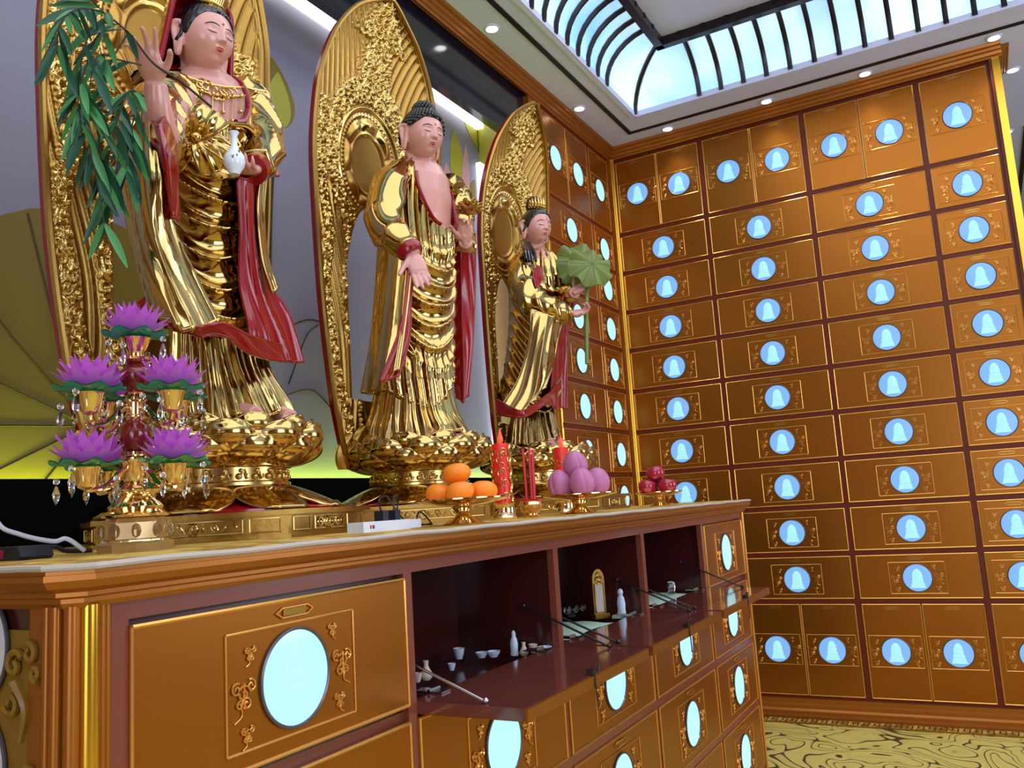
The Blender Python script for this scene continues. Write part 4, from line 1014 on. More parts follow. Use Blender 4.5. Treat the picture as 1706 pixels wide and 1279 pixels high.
# ---- left statue: Guanyin with vase and willow
g1 = thing('goddess_statue', 'left gold statue with red hood and pink raised hand', 'statue', (0, 0, 0))
pedestal(g1, C1, .2)
body = MB(); hs = .122; hc = P3(340, 66, X1 + .05)
MH = frame(hc, hs, math.radians(-4), math.radians(10), 0); add_head(g1, body, MH, 'loops')
tk = KK(C1, X1, [(260, 342, 68), (225, 340, 66), (185, 338, 68, .004), (160, 338, 66, .006), (140, 340, 56, .004), (130, 342, 34, .01)], .93, 1.05)
neck_torso(body, C1, hc + np.array((-.012, 0, -.04)), tk, hs)
RE = P3(263, 225, -1.06); RW = P3(259, 138, -1.03)
body.tube(spline([P3(300, 165, -1.18), P3(282, 205, -1.12), P3(269, 228, -1.07), P3(263, 188, -1.045), RW], 24), np.concatenate([np.linspace(.030, .026, 14), np.linspace(.026, .0165, 10)]), 14)
hand(body, RW, P3(243, 84, -1.02) - RW, (.40, -.75, .30), .094, (.12, .22, .42, .50), (.30, .5), side=-1, spread=.20)
LE = P3(436, 250, -1.17); LW = P3(424, 284, -1.11)
body.tube(spline([P3(404, 172, -1.22), LE, LW], 20), np.linspace(.024, .019, 20), 12)
hand(body, LW, P3(380, 288, -1.045) - LW, (.2, -.35, .92), .098, (.35, .45, .55, .6), (.5, .4), side=-1, spread=.08)
for yy in (-.02, .065): foot(body, (C1[0] + .085, C1[1] + yy, CT + PLZ + .150), (1, -.1, 0), .060)
finish_body(g1, body)
sk = KK(C1, X1, [(712, 385, 112), (690, 380, 104), (660, 375, 94), (620, 368, 80), (580, 362, 72), (520, 355, 66), (460, 350, 62)])
robe(g1, 'under_robe', C1, sk, skirt_fold(17, .018, 2), nz=120, nt=320, hem=lambda th: .014 * np.exp(-((th - .05) / .5)**2) + .008 * np.sin(8 * th))
rk = KK(C1, X1, [(548, 355, 90), (500, 353, 82), (440, 350, 79), (380, 348, 77), (320, 345, 75), (270, 343, 74), (230, 341, 72), (190, 339, 73), (160, 339, 70), (142, 340, 60), (130, 342, 44)])
def gap1(Z):
    z0 = P3(340, 222, X1)[2] - CT; k = np.clip((Z - z0) / .05, 0, 1)
    return -.55, np.where(Z > z0, .55 + .60 * k**.5, -1)
robe(g1, 'outer_robe', C1, rk, swag_fold(.30, .72, .052, .075, 1.1, -.35, .021, .013, 24, .012), gap=gap1, nz=190, nt=380, hem=lambda th: -.035 * np.cos(th - .6) + .022 * np.sin(3 * th + 1))
def ringpts(c, rk_, v0, th, off, X0):
    K_ = np.array(rk_); out = []
    for (z, a) in th:
        g = lambda i: float(smooth_interp(np.array(z), K_[:, 0], K_[:, i])); out.append((c[0] + g(1) + (g(3) + off) * cos(a), c[1] + g(2) + (g(4) + off) * sin(a), c[2] + z))
    return out
def zat(u, v, X): return float(P3(u, v, X)[2] - CT)
for s in (-1, 1):
    zz = np.linspace(zat(340, 222, X1), rk[-1][0], 16)
    MB().tube(spline(ringpts(C1, rk, 0, [(z, -.55 + s * float(gap1(np.array(z + 1e-4))[1])) for z in zz], .003, X1), 40), .0060, 8).build('red_collar', 'red_lacquer', g1)
# knotted sash over the belly
sash = zat(340, 228, X1)
MB().tube(ringpts(C1, rk, 0, [(sash + .006 * sin(5 * a), a) for a in np.linspace(-2.1, 1.2, 40)], .005, X1), .012, 10, flat=.5).build('sash', 'gold_leaf', g1)
kn = P3(326, 230, -1.115); rt = np.array((.72, .69, 0)); fw = np.array((.72, -.69, 0))
q = MB(); q.ball(kn, (.013, .013, .011), 14, 10)
for ang, L_, w_, out in ((.95, .055, .032, .018), (-.20, .060, .020, .008), (pi - .30, .040, .018, .006), (pi + .6, .058, .026, .008), (-.95, .058, .026, .010)):
    d = rt * cos(ang) + np.array((0, 0, 1)) * sin(ang); n2 = np.cross(d, fw); U, V = np.meshgrid(np.linspace(0, 1, 20), np.linspace(-1, 1, 21), indexing='ij')
    W_ = w_ * (.16 + .84 * np.sin(U * 1.75)**.8); P = kn + d * (U * L_ * (1 - .12 * V * V))[..., None] + n2 * (V * W_)[..., None] + fw * (out * np.sin(pi * U * .8) - .030 * U * U * (out < .012) + .008 * (ridge(V * 1.2 + .3, .9) - .3) * U)[..., None]
    q.grid(P); q.grid(P - fw * .004, flip=True); rim = np.concatenate([P[:, 0], P[-1, 1:], P[-2::-1, -1]]); q.tube(rim - fw * .002, .0024, 6)
q.build('sash_knot', 'gold_leaf', g1, angle=None)
# necklace
q = MB(); zn = zat(340, 150, X1)
for dz, r in ((0, .0022), (-.018, .0020)): q.tube(ringpts(C1, tk, 0, [(zn + dz - .030 * cos((a + .5) * 1.6), a) for a in np.linspace(-1.4, .45, 40)], .004, X1), r, 6)
for i, a in enumerate(np.linspace(-1.2, .25, 7)):
    zt = zn - .018 - .030 * cos((a + .5) * 1.6); L_ = .030 + .016 * (i % 2)
    p = ringpts(C1, tk, 0, [(zt, a), (zt - L_, a)], .005, X1); q.tube(p, .0013, 5); q.ball(p[1], .0042, 8, 6); q.ball(p[0], .005, 8, 6)
for a in np.linspace(-.95, -.05, 9):
    p = ringpts(C1, tk, 0, [(zn - .040 + .008 * cos(9 * a), a)], .005, X1)[0]; q.tube([np.array(p) + .009 * (rt * cos(x) + np.array((0, 0, 1)) * sin(x)) for x in np.linspace(0, 5.2, 10)], .0018, 5)
q.build('necklace', 'gold_relief', g1)
# hood, crown
def hood():
    az = np.linspace(1.62, 2 * pi - 1.62, 70); t = np.linspace(0, 1, 46); T, A_ = np.meshgrid(t, az, indexing='ij')
    r = smooth_interp(T, [0, .3, .6, .8, 1], [.10, .52, .62, .66, .95]); z = smooth_interp(T, [0, .3, .6, .8, 1], [.82, .58, -.05, -.48, -.80])
    r = r + .022 * ridge(A_ * 3 + T * 2, .8) * T
    x = r * np.cos(A_) - .06; y = r * np.sin(A_) * .95
    P = np.stack([x, y, z], -1); P = xf(MH, P); Q = xf(MH, np.stack([(r - .04) * np.cos(A_) - .06, (r - .04) * np.sin(A_) * .95, z], -1))
    q = MB(); q.grid(P, mi=0); q.grid(Q, mi=1, flip=True)
    for j in (0, -1): q.tube((P[:, j] + Q[:, j]) / 2, .006, 8, mi=1)
    return q.build('hood', ['gold_leaf', 'red_lacquer'], g1, angle=None)
hood()
q = MB(); 
for a in np.linspace(-.9, .9, 13):
    p0 = np.array((.22 * cos(a) - .04, .26 * sin(a), .52)); h_ = .22 + .22 * cos(a * 1.6)
    q.tube([p0, p0 + (.05, 0, h_ * .5), p0 + (0, 0, h_)], [.035, .05, .012], 8); q.ball(p0 + (.05, 0, h_ * .45), .045, 8, 6)
q.tube([(.24 * cos(a) - .04, .275 * sin(a), .51) for a in np.linspace(-1.3, 1.3, 24)], .035, 8)
cq = MB(); cq.merge(q, MH); cq.build('crown', 'gold_relief', g1)
# right sleeve: over the upper arm and the long hanging end with its red lining
sleeve(g1, 'right_sleeve', [P3(312, 148, -1.22), P3(285, 170, -1.20), P3(258, 205, -1.15), P3(250, 240, -1.09)], [.035, .052, .056, .050], 5, .008)
sheet(g1, 'right_sleeve_drape', [[(205, 188, -1.16), (232, 180, -1.08), (256, 205, -1.04), (276, 235, -1.05)], [(190, 250, -1.17), (228, 260, -1.06), (262, 285, -1.01), (286, 290, -1.04)], [(206, 355, -1.16), (236, 365, -1.06), (264, 370, -1.02), (290, 362, -1.05)], [(228, 440, -1.14), (252, 450, -1.05), (284, 450, -1.02), (320, 440, -1.05)], [(246, 508, -1.12), (280, 535, -1.02), (326, 546, -1.0), (366, 532, -1.04)]], 6, .015, .007, nu=90, nv=80)
sheet(g1, 'red_sleeve_lining', [[(248, 196, -1.07), (258, 208, -1.02), (270, 204, -1.015), (292, 165, -1.07)], [(252, 222, -1.05), (266, 240, -1.0), (278, 236, -1.0), (296, 205, -1.06)], [(262, 250, -1.015), (276, 280, -1.0), (286, 280, -1.005), (298, 260, -1.05)], [(282, 352, -1.035), (288, 362, -1.035), (294, 362, -1.04), (300, 366, -1.06)]], 2, .006, .005, mats=('red_lacquer', 'red_lacquer'))
sheet(g1, 'sleeve_end_lining', [[(230, 505, -1.13), (250, 492, -1.11), (262, 505, -1.10)], [(234, 525, -1.13), (250, 525, -1.11), (268, 540, -1.10)]], 1, .003, .005, mats=('red_lacquer', 'red_lacquer'), nu=20, nv=20)
# left sleeve with its red and gold fall
sleeve(g1, 'left_sleeve', [P3(390, 142, -1.22), P3(422, 180, -1.22), P3(438, 240, -1.17), P3(428, 276, -1.12)], [.032, .045, .045, .034], 3.6, .007)
MB().tube(spline([P3(428, 278, -1.12), P3(420, 284, -1.105)], 6), .028, 18).build('red_cuff', 'red_lacquer', g1)
sheet(g1, 'left_sleeve_lining', [[(436, 190, -1.22), (452, 240, -1.22), (466, 292, -1.20)], [(428, 260, -1.18), (442, 275, -1.18), (452, 290, -1.19)]], 2, .006, .005, mats=('red_lacquer', 'red_lacquer'), nu=30, nv=30)
sheet(g1, 'left_sleeve_drape', [[(398, 296, -1.10), (418, 298, -1.10), (438, 284, -1.15)], [(404, 380, -1.11), (420, 385, -1.11), (436, 380, -1.15)], [(404, 470, -1.11), (430, 478, -1.12), (450, 465, -1.16)], [(420, 540, -1.09), (455, 560, -1.12), (484, 520, -1.16)], [(425, 588, -1.09), (466, 598, -1.12), (508, 602, -1.16)]], 4, .012, .006, mats=('red_lacquer', 'gold_leaf'), nu=70, nv=80)
sheet(g1, 'gold_sash_fall', [[(436, 276, -1.13), (448, 268, -1.15)], [(432, 350, -1.11), (442, 350, -1.13)], [(440, 430, -1.11), (448, 425, -1.13)], [(458, 485, -1.11), (462, 478, -1.13)]], 2, .006, .005, nu=24)
# red hem under the overskirt
sheet(g1, 'red_hem', [[(262, 520, -1.08), (320, 546, -1.01), (372, 540, -1.00), (420, 560, -1.04), (470, 575, -1.10)], [(270, 540, -1.08), (322, 560, -1.02), (376, 560, -1.01), (424, 590, -1.05), (480, 602, -1.10)]], 5, .006, .005, mats=('red_lacquer', 'red_lacquer'), nu=80, nv=20)

va = P3(391, 291, -1.035); VS = .64
vs_ = tag(MB().lathe([(.0, 0), (.013, 0), (.014, .004), (.024, .020), (.028, .034), (.026, .050), (.014, .068), (.0085, .080), (.0075, .105), (.012, .113), (.0135, .117), (.010, .118), (.006, .110), (0, .108)], 32).build('porcelain_vase', 'porcelain', loc=tuple(va)), 'small white porcelain vase standing in the hand of the left statue', 'vase')
q = MB()
for a, z in ((-.9, .034), (-.5, .040), (-.2, .052)):
    for da in (-.25, 0, .25): q.tube([(.0285 * cos(a) * (1 - (z - .034) * 8), .0285 * sin(a) * (1 - (z - .034) * 8), z), (.0265 * cos(a + da * .5) * (1 - (z - .034) * 8), .0265 * sin(a + da * .5) * (1 - (z - .034) * 8), z + .010)], .0009, 4)
q.build('painted_sprig', 'ink', vs_); vs_.scale = (VS, VS, VS)

# willow branch in the raised hand
wl = thing('willow_branch', 'drooping green willow branch held in the raised hand of the left statue', 'branch', tuple(P3(255, 105, -1.0)))
org = P3(255, 105, -1.0)
stems = [[(352, 178, -1.02), (300, 135, -1.01), (255, 105, -1.0), (215, 55, -1.0), (170, 18, -1.0), (140, -20, -1.0)],
         [(215, 55, -1.0), (180, 30, -.99), (150, 55, -.98), (135, 110, -.98), (140, 180, -.98), (150, 250, -.98), (165, 320, -.98), (178, 400, -.98)],
         [(190, 40, -1.0), (165, 60, -.99), (140, 120, -.98), (130, 165, -.98), (136, 215, -.98)],
         [(235, 108, -1.0), (200, 100, -.99), (165, 92, -.98), (150, 140, -.97), (150, 200, -.97)],
         [(210, 60, -1.0), (185, 105, -.99), (170, 170, -.98), (166, 230, -.98), (172, 300, -.98), (190, 345, -.98)],
         [(240, 160, -1.0), (215, 152, -1.0), (196, 200, -.99), (182, 260, -.99), (180, 300, -.99)],
         [(170, 18, -1.0), (130, 15, -.99), (100, 40, -.98), (95, 90, -.98)],
         [(232, 168, -.99), (222, 200, -.985), (214, 245, -.98), (208, 300, -.98)]]
bm = MB(); lf = MB(); rng = random.Random(3)
for k, st in enumerate(stems):
    P = spline([at(p[0], p[1], X=p[2]) - org for p in st], 60); bm.tube(P, np.linspace(.0022 if k == 0 else .0014, .0008, 60), 5)
    if k == 0: rngs = range(34, 58, 3)
    else: rngs = range(8, 59, 3)
    for i in rngs:
        p = P[i]; T = P[min(i + 1, 59)] - P[i - 1]; T /= np.linalg.norm(T)
        for s in (-1, 1):
            if rng.random() < .50: continue
            side = RI * s * rng.uniform(.4, 1) + np.array((.5, -.4, 0)) * rng.uniform(-.7, .7); d = T * .45 + side * .7 - np.array((0, 0, rng.uniform(.2, .7))); d /= np.linalg.norm(d)
            L_ = rng.uniform(.034, .062); w_ = L_ * .095; n2 = np.cross(d, BK + np.array((rng.uniform(-.5, .5), rng.uniform(-.5, .5), rng.uniform(-.5, .5)))); n2 /= np.linalg.norm(n2); n3 = np.cross(d, n2)
            t = np.linspace(0, 1, 8); ww = w_ * np.sin(pi * np.clip(t * .93 + .04, 0, 1))**.8; c_ = p + d * (t * L_)[:, None] - np.array((0, 0, 1)) * (.22 * L_ * t**2)[:, None]
            lf.grid(np.stack([c_ - n2 * ww[:, None], c_ + n3 * (ww * .25)[:, None], c_ + n2 * ww[:, None]], 1), mi=0 if rng.random() < .55 else 1)
bm.build('stem', 'stem_brown', wl); lf.build('foliage', ['leaf_dark', 'leaf_green'], wl, angle=None)

# ---- right statue: Mahasthamaprapta with a lotus leaf
m3 = thing('bodhisattva_statue', 'smallest right gold statue with black topknot and both hands forward', 'statue', (0, 0, 0))
pedestal(m3, C3, .1)
body = MB(); hs = .116; hc = P3(893, 378, X3 + .05)
MH = frame(hc, hs, math.radians(-22), math.radians(9), 0); add_head(m3, body, MH, 'bun')
tk = KK(C3, X3, [(500, 893, 44), (460, 892, 42), (440, 891, 40, .004), (428, 890, 34, .004), (420, 890, 20, .01)], .93, 1.05)
neck_torso(body, C3, hc + np.array((-.012, 0, -.04)), tk, hs)
LW = P3(958, 487, -1.08); body.tube(spline([P3(915, 445, -1.27), P3(935, 490, -1.20), LW], 20), np.linspace(.034, .019, 20), 12)
hand(body, LW, P3(990, 462, -1.035) - LW, (.05, -.75, .55), .095, (.45, .6, .75, .8), (.35, .5), side=1, spread=.12)
RW = P3(950, 524, -1.08); body.tube(spline([P3(868, 450, -1.22), P3(895, 512, -1.16), RW], 20), np.linspace(.034, .019, 20), 12)
hand(body, RW, P3(985, 518, -1.02) - RW, (.1, -.55, .75), .090, (.45, .6, .7, .8), (.45, .5), side=-1, spread=.06)
for yy in (-.035, .035): foot(body, (C3[0] + .050, C3[1] + yy, CT + PLZ + .150), (1, -.2, 0), .055)
finish_body(m3, body)
sk = KK(C3, X3, [(742, 890, 47), (722, 889, 42), (690, 888, 36), (660, 888, 35), (620, 888, 36)])
robe(m3, 'under_robe', C3, sk, skirt_fold(15, .013, .4), nz=90, nt=280, hem=lambda th: .022 * np.exp(-((th + .0) / .5)**2) + .006 * np.sin(7 * th))
rk = KK(C3, X3, [(672, 882, 54), (650, 884, 55), (615, 888, 50), (570, 892, 48), (520, 895, 48), (480, 894, 48), (455, 892, 46), (438, 891, 42), (426, 890, 34), (418, 890, 22)])
robe(m3, 'outer_robe', C3, rk, swag_fold(.28, .72, .046, .085, 1.15, -.5, .019, .008, 22), nz=190, nt=360, hem=lambda th: -.028 * np.cos(th + 1.1) + .014 * np.sin(3 * th))
sleeve(m3, 'right_sleeve', [P3(880, 430, -1.23), P3(868, 455, -1.20), P3(886, 500, -1.15), P3(925, 520, -1.10), P3(946, 524, -1.082)], [.026, .042, .048, .042, .026], 8, .009)
sleeve(m3, 'left_sleeve', [P3(905, 430, -1.27), P3(922, 455, -1.24), P3(938, 485, -1.17), P3(952, 490, -1.10)], [.026, .040, .040, .026], 6, .007)
sheet(m3, 'right_sleeve_drape', [[(885, 515, -1.13), (915, 525, -1.09), (940, 530, -1.08)], [(880, 570, -1.14), (905, 585, -1.08), (932, 560, -1.08)], [(862, 630, -1.15), (892, 650, -1.08), (925, 600, -1.09)], [(834, 672, -1.17), (872, 682, -1.09), (912, 640, -1.09)]], 5, .013, .006)
sheet(m3, 'red_sleeve_fall', [[(934, 525, -1.10), (946, 470, -1.14), (956, 500, -1.12)], [(926, 560, -1.12), (938, 560, -1.13), (948, 550, -1.13)], [(922, 620, -1.13), (936, 620, -1.14), (946, 610, -1.14)], [(920, 672, -1.13), (936, 678, -1.14), (946, 680, -1.14)]], 3, .008, .005, mats=('red_lacquer', 'red_lacquer'))
sheet(m3, 'red_hem', [[(826, 665, -1.18), (870, 684, -1.09), (912, 658, -1.10), (930, 640, -1.12)], [(826, 690, -1.18), (872, 694, -1.09), (914, 672, -1.10), (930, 684, -1.12)]], 4, .005, .005, mats=('red_lacquer', 'red_lacquer'), nu=60, nv=16)
sheet(m3, 'red_chest_tie', [[(896, 442, -1.135), (902, 446, -1.13)], [(889, 456, -1.13), (904, 462, -1.12)], [(894, 478, -1.12), (898, 476, -1.12)]], 1, .003, .004, mats=('red_lacquer', 'red_lacquer'), nu=16, nv=20)
q = MB()
for (du, dv, L_) in ((0, 0, 0), (5, 2, 1), (10, 6, 2), (16, 4, 1)):
    q.tube(spline([P3(872 + du * .5, 402 + dv, -1.20), P3(874 + du, 418 + dv, -1.165), P3(877 + du, 432 + 3 * L_, -1.15)], 12), np.linspace(.009, .004, 12), 8)
q.build('shoulder_locks', 'hair_paint', m3)
q = MB()
for a in np.linspace(-1.5, 1.5, 9):
    p0 = np.array((.20 * cos(a) - .06, .24 * sin(a), .50)); q.tube([p0, p0 + (.05, 0, .12), p0 + (.01, 0, .22 + .12 * cos(a))], [.04, .05, .012], 8); q.ball(p0 + (.05, 0, .06), .04, 8, 6)
cq = MB(); cq.merge(q, MH); cq.build('crown', 'gold_relief', m3)

# lotus leaf on its long stem
lo = P3(976, 480, -1.045)
ll = thing('lotus_leaf', 'round green lotus leaf on a long stem held by the right statue', 'leaf', tuple(lo))
MB().tube(spline([P3(978, 606, -1.04) - lo, P3(977, 530, -1.04) - lo, P3(979, 470, -1.045) - lo, P3(984, 445, -1.03) - lo], 30), .0062, 10).build('stem', 'lotus_leaf_green', ll)
for (u, v, X, R_, tl, rz_) in ((986, 440, -1.02, .075, 1.12, -.75), (965, 437, -1.09, .085, 1.25, -.95)):
    r_ = np.linspace(.02, 1, 14); a = np.linspace(0, 2 * pi, 64, endpoint=False); R2, A_ = np.meshgrid(r_, a, indexing='ij')
    rr = R_ * R2 * (1 + .03 * np.sin(7 * A_) * R2); z = .011 * R2**2 * np.sin(7 * A_ + 1) * (R_ / .07) - .022 * R2**2 + .003 * np.abs(np.sin(5.5 * A_))
    P = np.stack([rr * np.cos(A_), rr * np.sin(A_), z], -1); M = Matrix.Translation(Vector(P3(u, v, X) - lo)) @ Matrix.Rotation(rz_, 4, 'Z') @ Matrix.Rotation(tl, 4, 'Y'); q = MB()
    q.grid(xf(np.array(M), P), cv=True); q.grid(xf(np.array(M), P - (0, 0, .0015)), cv=True, flip=True)
    for k in range(11): q.tube(xf(np.array(M), [(R_ * t * cos(2 * pi * k / 11), R_ * t * sin(2 * pi * k / 11),   .011 * t**2 * sin(7 * 2 * pi * k / 11 + 1) * (R_ / .07) - .022 * t * t + .001) for t in np.linspace(.05, .95, 8)]), .0012, 5)
    q.build('leaf_blade', 'lotus_leaf_green', ll, angle=None)

# ---- mandorlas
MZ = CT + PLZ + .128
mandorla('tall carved gold leaf-shaped mandorla behind the left statue and the willow', (-1.345, 1.055, MZ), .258, 1.20, -.02, .80, 1, .13, (0, .095, .22, .66))
mandorla('tall carved gold mandorla with curled tip behind the middle statue', (-1.345, 1.722, MZ), .266, 1.215, -.01, .775, 2, .11, (0, .115, .14, .66))
mandorla('narrow carved gold mandorla behind the smallest right statue', (-1.345, 2.43, MZ), .225, 1.19, .0, .77, 3, .16, (0, .10, .12, .62))

# ------------------------------------------------------------------ lotus lamp with crystal drops
lamp = thing('lotus_lamp', 'tiered gold lotus lamp with purple flowers and crystal drops beside the left statue', 'lamp', (-.955, .722, CT))
q = MB()
q.lathe([(.046, .0), (.047, .010), (.044, .013)], 10).lathe([(.038, .013), (.040, .016), (.040, .036), (.036, .042), (.030, .044)], 10)
q.build('crystal_base', 'crystal_base', lamp, smooth=False)
for i in range(10):
    a = 2 * pi * i / 10; MB().ball((.0405 * cos(a), .0405 * sin(a), .026), (.006, .006, .009), 6, 5).build('base_crystal', 'crystal', lamp, smooth=False)
MB().lathe([(.042, .0105), (.043, .0125), (.042, .0145)], 32).lathe([(.040, .043), (.041, .046), (.036, .049), (.030, .052), (.032, .056), (.026, .062), (.020, .068), (.026, .072), (.028, .077), (.020, .084), (.014, .088), (.0155, .092), (.0155, .110), (.018, .113), (.018, .118), (.012, .122), (.0125, .126)], 32,
           f=lambda TH, Z: 1 + .05 * np.cos(TH * 16) * ((Z > .050) & (Z < .086))).build('stand', 'gold_plate', lamp)
MB().lathe([(.010, .126), (.016, .130), (.0205, .145), (.019, .158), (.012, .166), (.010, .167)], 28).build('glass_vase', 'red_glass', lamp)
MB().lathe([(.010, .166), (.013, .170), (.013, .172), (.011, .174), (.011, .190), (.014, .193), (.014, .197), (.009, .201), (.010, .203)], 28).build('collar', 'gold_plate', lamp)
MB().lathe([(.009, .203), (.014, .208), (.0195, .222), (.0185, .232), (.011, .240), (.009, .241)], 28).build('glass_vase', 'red_glass', lamp)
MB().lathe([(.009, .240), (.020, .245), (.021, .248), (.014, .252), (.010, .256), (.012, .260), (.017, .272), (.019, .275), (.0, .275)], 28, f=lambda TH, Z: 1 + .04 * np.cos(TH * 14) * (Z > .258)).build('top_cup', 'gold_plate', lamp)
def pointed(L, W, up):
    u = np.linspace(0, 1, 8); v = np.linspace(-1, 1, 5); U, V = np.meshgrid(u, v, indexing='ij')
    wd = W * np.sin(pi * np.clip(U * .9 + .1, 0, 1))**.8 * (1 - U**6); return np.stack([L * U * cos(up) - .002 * (1 - V**2), V * wd, L * U * sin(up) + .25 * L * U**2 - .15 * W * (1 - V * V)], -1)
def flower():
    m_ = MB()
    for k, (n_, L, W, up) in enumerate(((12, .038, .0085, .18), (11, .034, .0085, .55), (9, .027, .008, .95), (6, .020, .007, 1.25))):
        for i in range(n_):
            a = 2 * pi * (i + .5 * k) / n_; P = pointed(L, W, up); R_ = np.array(Matrix.Rotation(a, 4, 'Z')); P = xf(R_, P + (.005, 0, .002 * k)); m_.grid(P); m_.grid(P - (0, 0, .0008), flip=True)
    return m_.mesh('lotus_flower', 'lotus_pink', angle=None)
def saucer():
    m_ = MB(); r = np.linspace(.05, 1, 8); a = np.linspace(0, 2 * pi, 48, endpoint=False); R2, A_ = np.meshgrid(r, a, indexing='ij'); rr = .039 * R2 * (1 + .07 * np.cos(8 * A_) * R2); z = .004 * R2**2 + .0028 * np.sin(8 * A_ + .6) * R2**2
    P = np.stack([rr * np.cos(A_), rr * np.sin(A_), z], -1); m_.grid(P, cv=True); m_.grid(P - (0, 0, .0012), cv=True, flip=True); return m_.mesh('leaf_saucer', 'saucer_green', angle=None)
def cup_mesh(): return MB().lathe([(.004, -.030), (.010, -.027), (.013, -.020), (.015, -.006), (.017, -.003), (.016, -.001), (0, -.001)], 20).mesh('cup', 'gold_plate')
def drop_mesh():
    m_ = MB(); m_.ball((0, 0, -.005), .0038, 8, 6); m_.lathe([(0, -.034), (.0036, -.026), (.0046, -.021), (.0015, -.011), (0, -.010)], 6); return m_.mesh('crystal_drop', 'crystal', smooth=False)
FLW, SAU, CUP, DRP = flower(), saucer(), cup_mesh(), drop_mesh()
def bloom(x, y, z, k, cup=True, rz=0):
    inst('lotus_flower', FLW, lamp, (x, y, z + .004), (0, 0, rz), (1.06, 1.06, 1.2)); s = inst('leaf_saucer', SAU, lamp, (x, y, z), (0, 0, rz + .3))
    if cup: inst('cup', CUP, lamp, (x, y, z))
    for i in range(k):
        a = 2 * pi * i / k + rz + .5; inst('crystal_drop', DRP, s, (.036 * cos(a - rz - .3), .036 * sin(a - rz - .3), -.001 - .012 * (i % 2)))
bloom(0, 0, .278, 4, False)
for R_, zc, z0, dz in ((.066, .200, .184, .0), (.070, .108, .104, 0)):
    for i, ph in enumerate((.03, -1.54, 3.17, 1.6)):
        x, y = R_ * cos(ph), R_ * sin(ph); bloom(x, y, zc, 4, True, ph)
        MB().tube(spline([(.010 * cos(ph), .010 * sin(ph), z0), (.3 * x, .3 * y, z0 - .002), (.62 * x, .62 * y, z0 - .022), (.92 * x, .92 * y, z0 - .026), (x * 1.02, y * 1.02, zc - .030)], 20), .0034, 8).build('arm', 'gold_plate', lamp)

# ------------------------------------------------------------------ offerings along the front of the altar
def ray_on_top(u, X): p = at(u, 860, X=X); return p[0], p[1]
def plate(label, x, y, R_, hh, s):
    t_ = thing('offering_plate', label, 'plate', (x, y, CT), group=None)
    MB().lathe([(R_ * .42, 0), (R_ * .43, .003), (R_ * .30, .008), (R_ * .18, .014), (R_ * .15, hh * .5), (R_ * .24, hh - .010), (R_ * .26, hh - .006)], 36).build('foot', 'gold_plate', t_)
    MB().lathe([(0, hh - .007), (R_ * .5, hh - .007), (R_ * .92, hh + .001), (R_, hh + .004), (R_, hh + .006), (R_ * .9, hh + .003), (R_ * .5, hh - .003), (0, hh - .003)], 48).build('dish', 'gold_plate', t_)
    return CT + hh - .003
def fruit(nm, lb, cat, grp, mesh_fn, x, y, z, rot):
    t_ = thing(nm, lb, cat, (x, y, z), 0, grp); t_.rotation_euler = rot
    for part_, me in mesh_fn: inst(part_, me, t_)
    return t_
def orange_mesh(r):
    a = np.linspace(-pi / 2, pi / 2, 24); return MB().lathe([(r * cos(t), r * .72 * sin(t) - r * .05 * max(0, sin(t))**12) for t in a], 32).mesh('peel', 'orange_peel')
def apple_mesh(r):
    a = np.linspace(-pi / 2, pi / 2, 28); return MB().lathe([(max(1e-4, r * cos(t)**.9 * (1 + .06 * sin(t))), r * .92 * sin(t) - r * .32 * np.exp(-((1 - abs(sin(t))) / .09)) * np.sign(sin(t))) for t in a], 32).mesh('skin', 'apple_skin')
def plum_mesh(r):
    a = np.linspace(-pi / 2, pi / 2, 26); return MB().lathe([(r * cos(t) * .96, r * (1.05 + .10 * max(0, sin(t))) * sin(t)) for t in a], 40, f=lambda TH, Z: 1 - .10 * np.exp(-(TH / .16)**2)).mesh('skin', 'plum_skin')
stem_me = MB().tube([(0, 0, 0), (.001, 0, .008)], .0016, 6).mesh('stem', 'stem_brown')
def pile(base, offs, top, r, fn):
    for i, (dx, dy) in enumerate(offs + [top]): fn(i, base[0] + dx, base[1] + dy, base[2] + (r if i < len(offs) else top_z(offs, top, r)))
def toward(dr, df): return (RI[0] * dr - .87 * 0 + .55 * df * 0 + (-BK[0]) * df, RI[1] * dr + (-BK[1]) * df)
px, py = ray_on_top(772, -.822); zt = plate('gold footed plate holding four oranges beside the white power strip', px, py, .083, .040, 0)
r = .0258; om = orange_mesh(r); st = MB().lathe([(0, .0), (.003, .0005), (.0015, .002), (0, .0022)], 8).mesh('stem_button', 'leaf_green')
for lb, (dr, df, k) in (('orange at the left of the plate of oranges', (-.040, 0.006, 0)), ('front middle orange under the top one', (-.002, -.032, 0)), ('orange at the right of the plate of oranges', (.038, .006, 0)), ('orange resting on top of the other oranges', (-.008, .004, 1))):
    o = toward(dr, df); fruit('orange', 'bright ' + lb, 'orange', 'oranges on the gold plate', [('peel', om)], px + o[0], py + o[1], zt + r * .74 + (r * 1.36 if k else .001), (random.uniform(-.14, .14), random.uniform(-.14, .14), random.random() * 6))
px, py = ray_on_top(968, -.845); zt = plate('gold footed plate holding the purple plums near the right statue', px, py, .090, .040, 0)
r = .031; pm_ = plum_mesh(r)
for lb, (dr, df, k) in (('plum at the left of the plate', (-.043, .004, 0)), ('plum in front under the top plum, its groove facing out', (.006, -.036, 0)), ('plum at the right of the plate', (.046, .016, 0)), ('plum at the back of the plate, behind the front plum', (.0, .050, 0)), ('plum topping the plate of plums', (-.004, .006, 1))):
    o = toward(dr, df); fruit('plum', 'large purple ' + lb, 'plum', 'plums on the gold plate', [('skin', pm_)], px + o[0], py + o[1], zt + r * 1.02 + (r * 1.40 if k else 0.001), (.15, .1, -1.0 + (.3 if k else 0) + dr * 20))
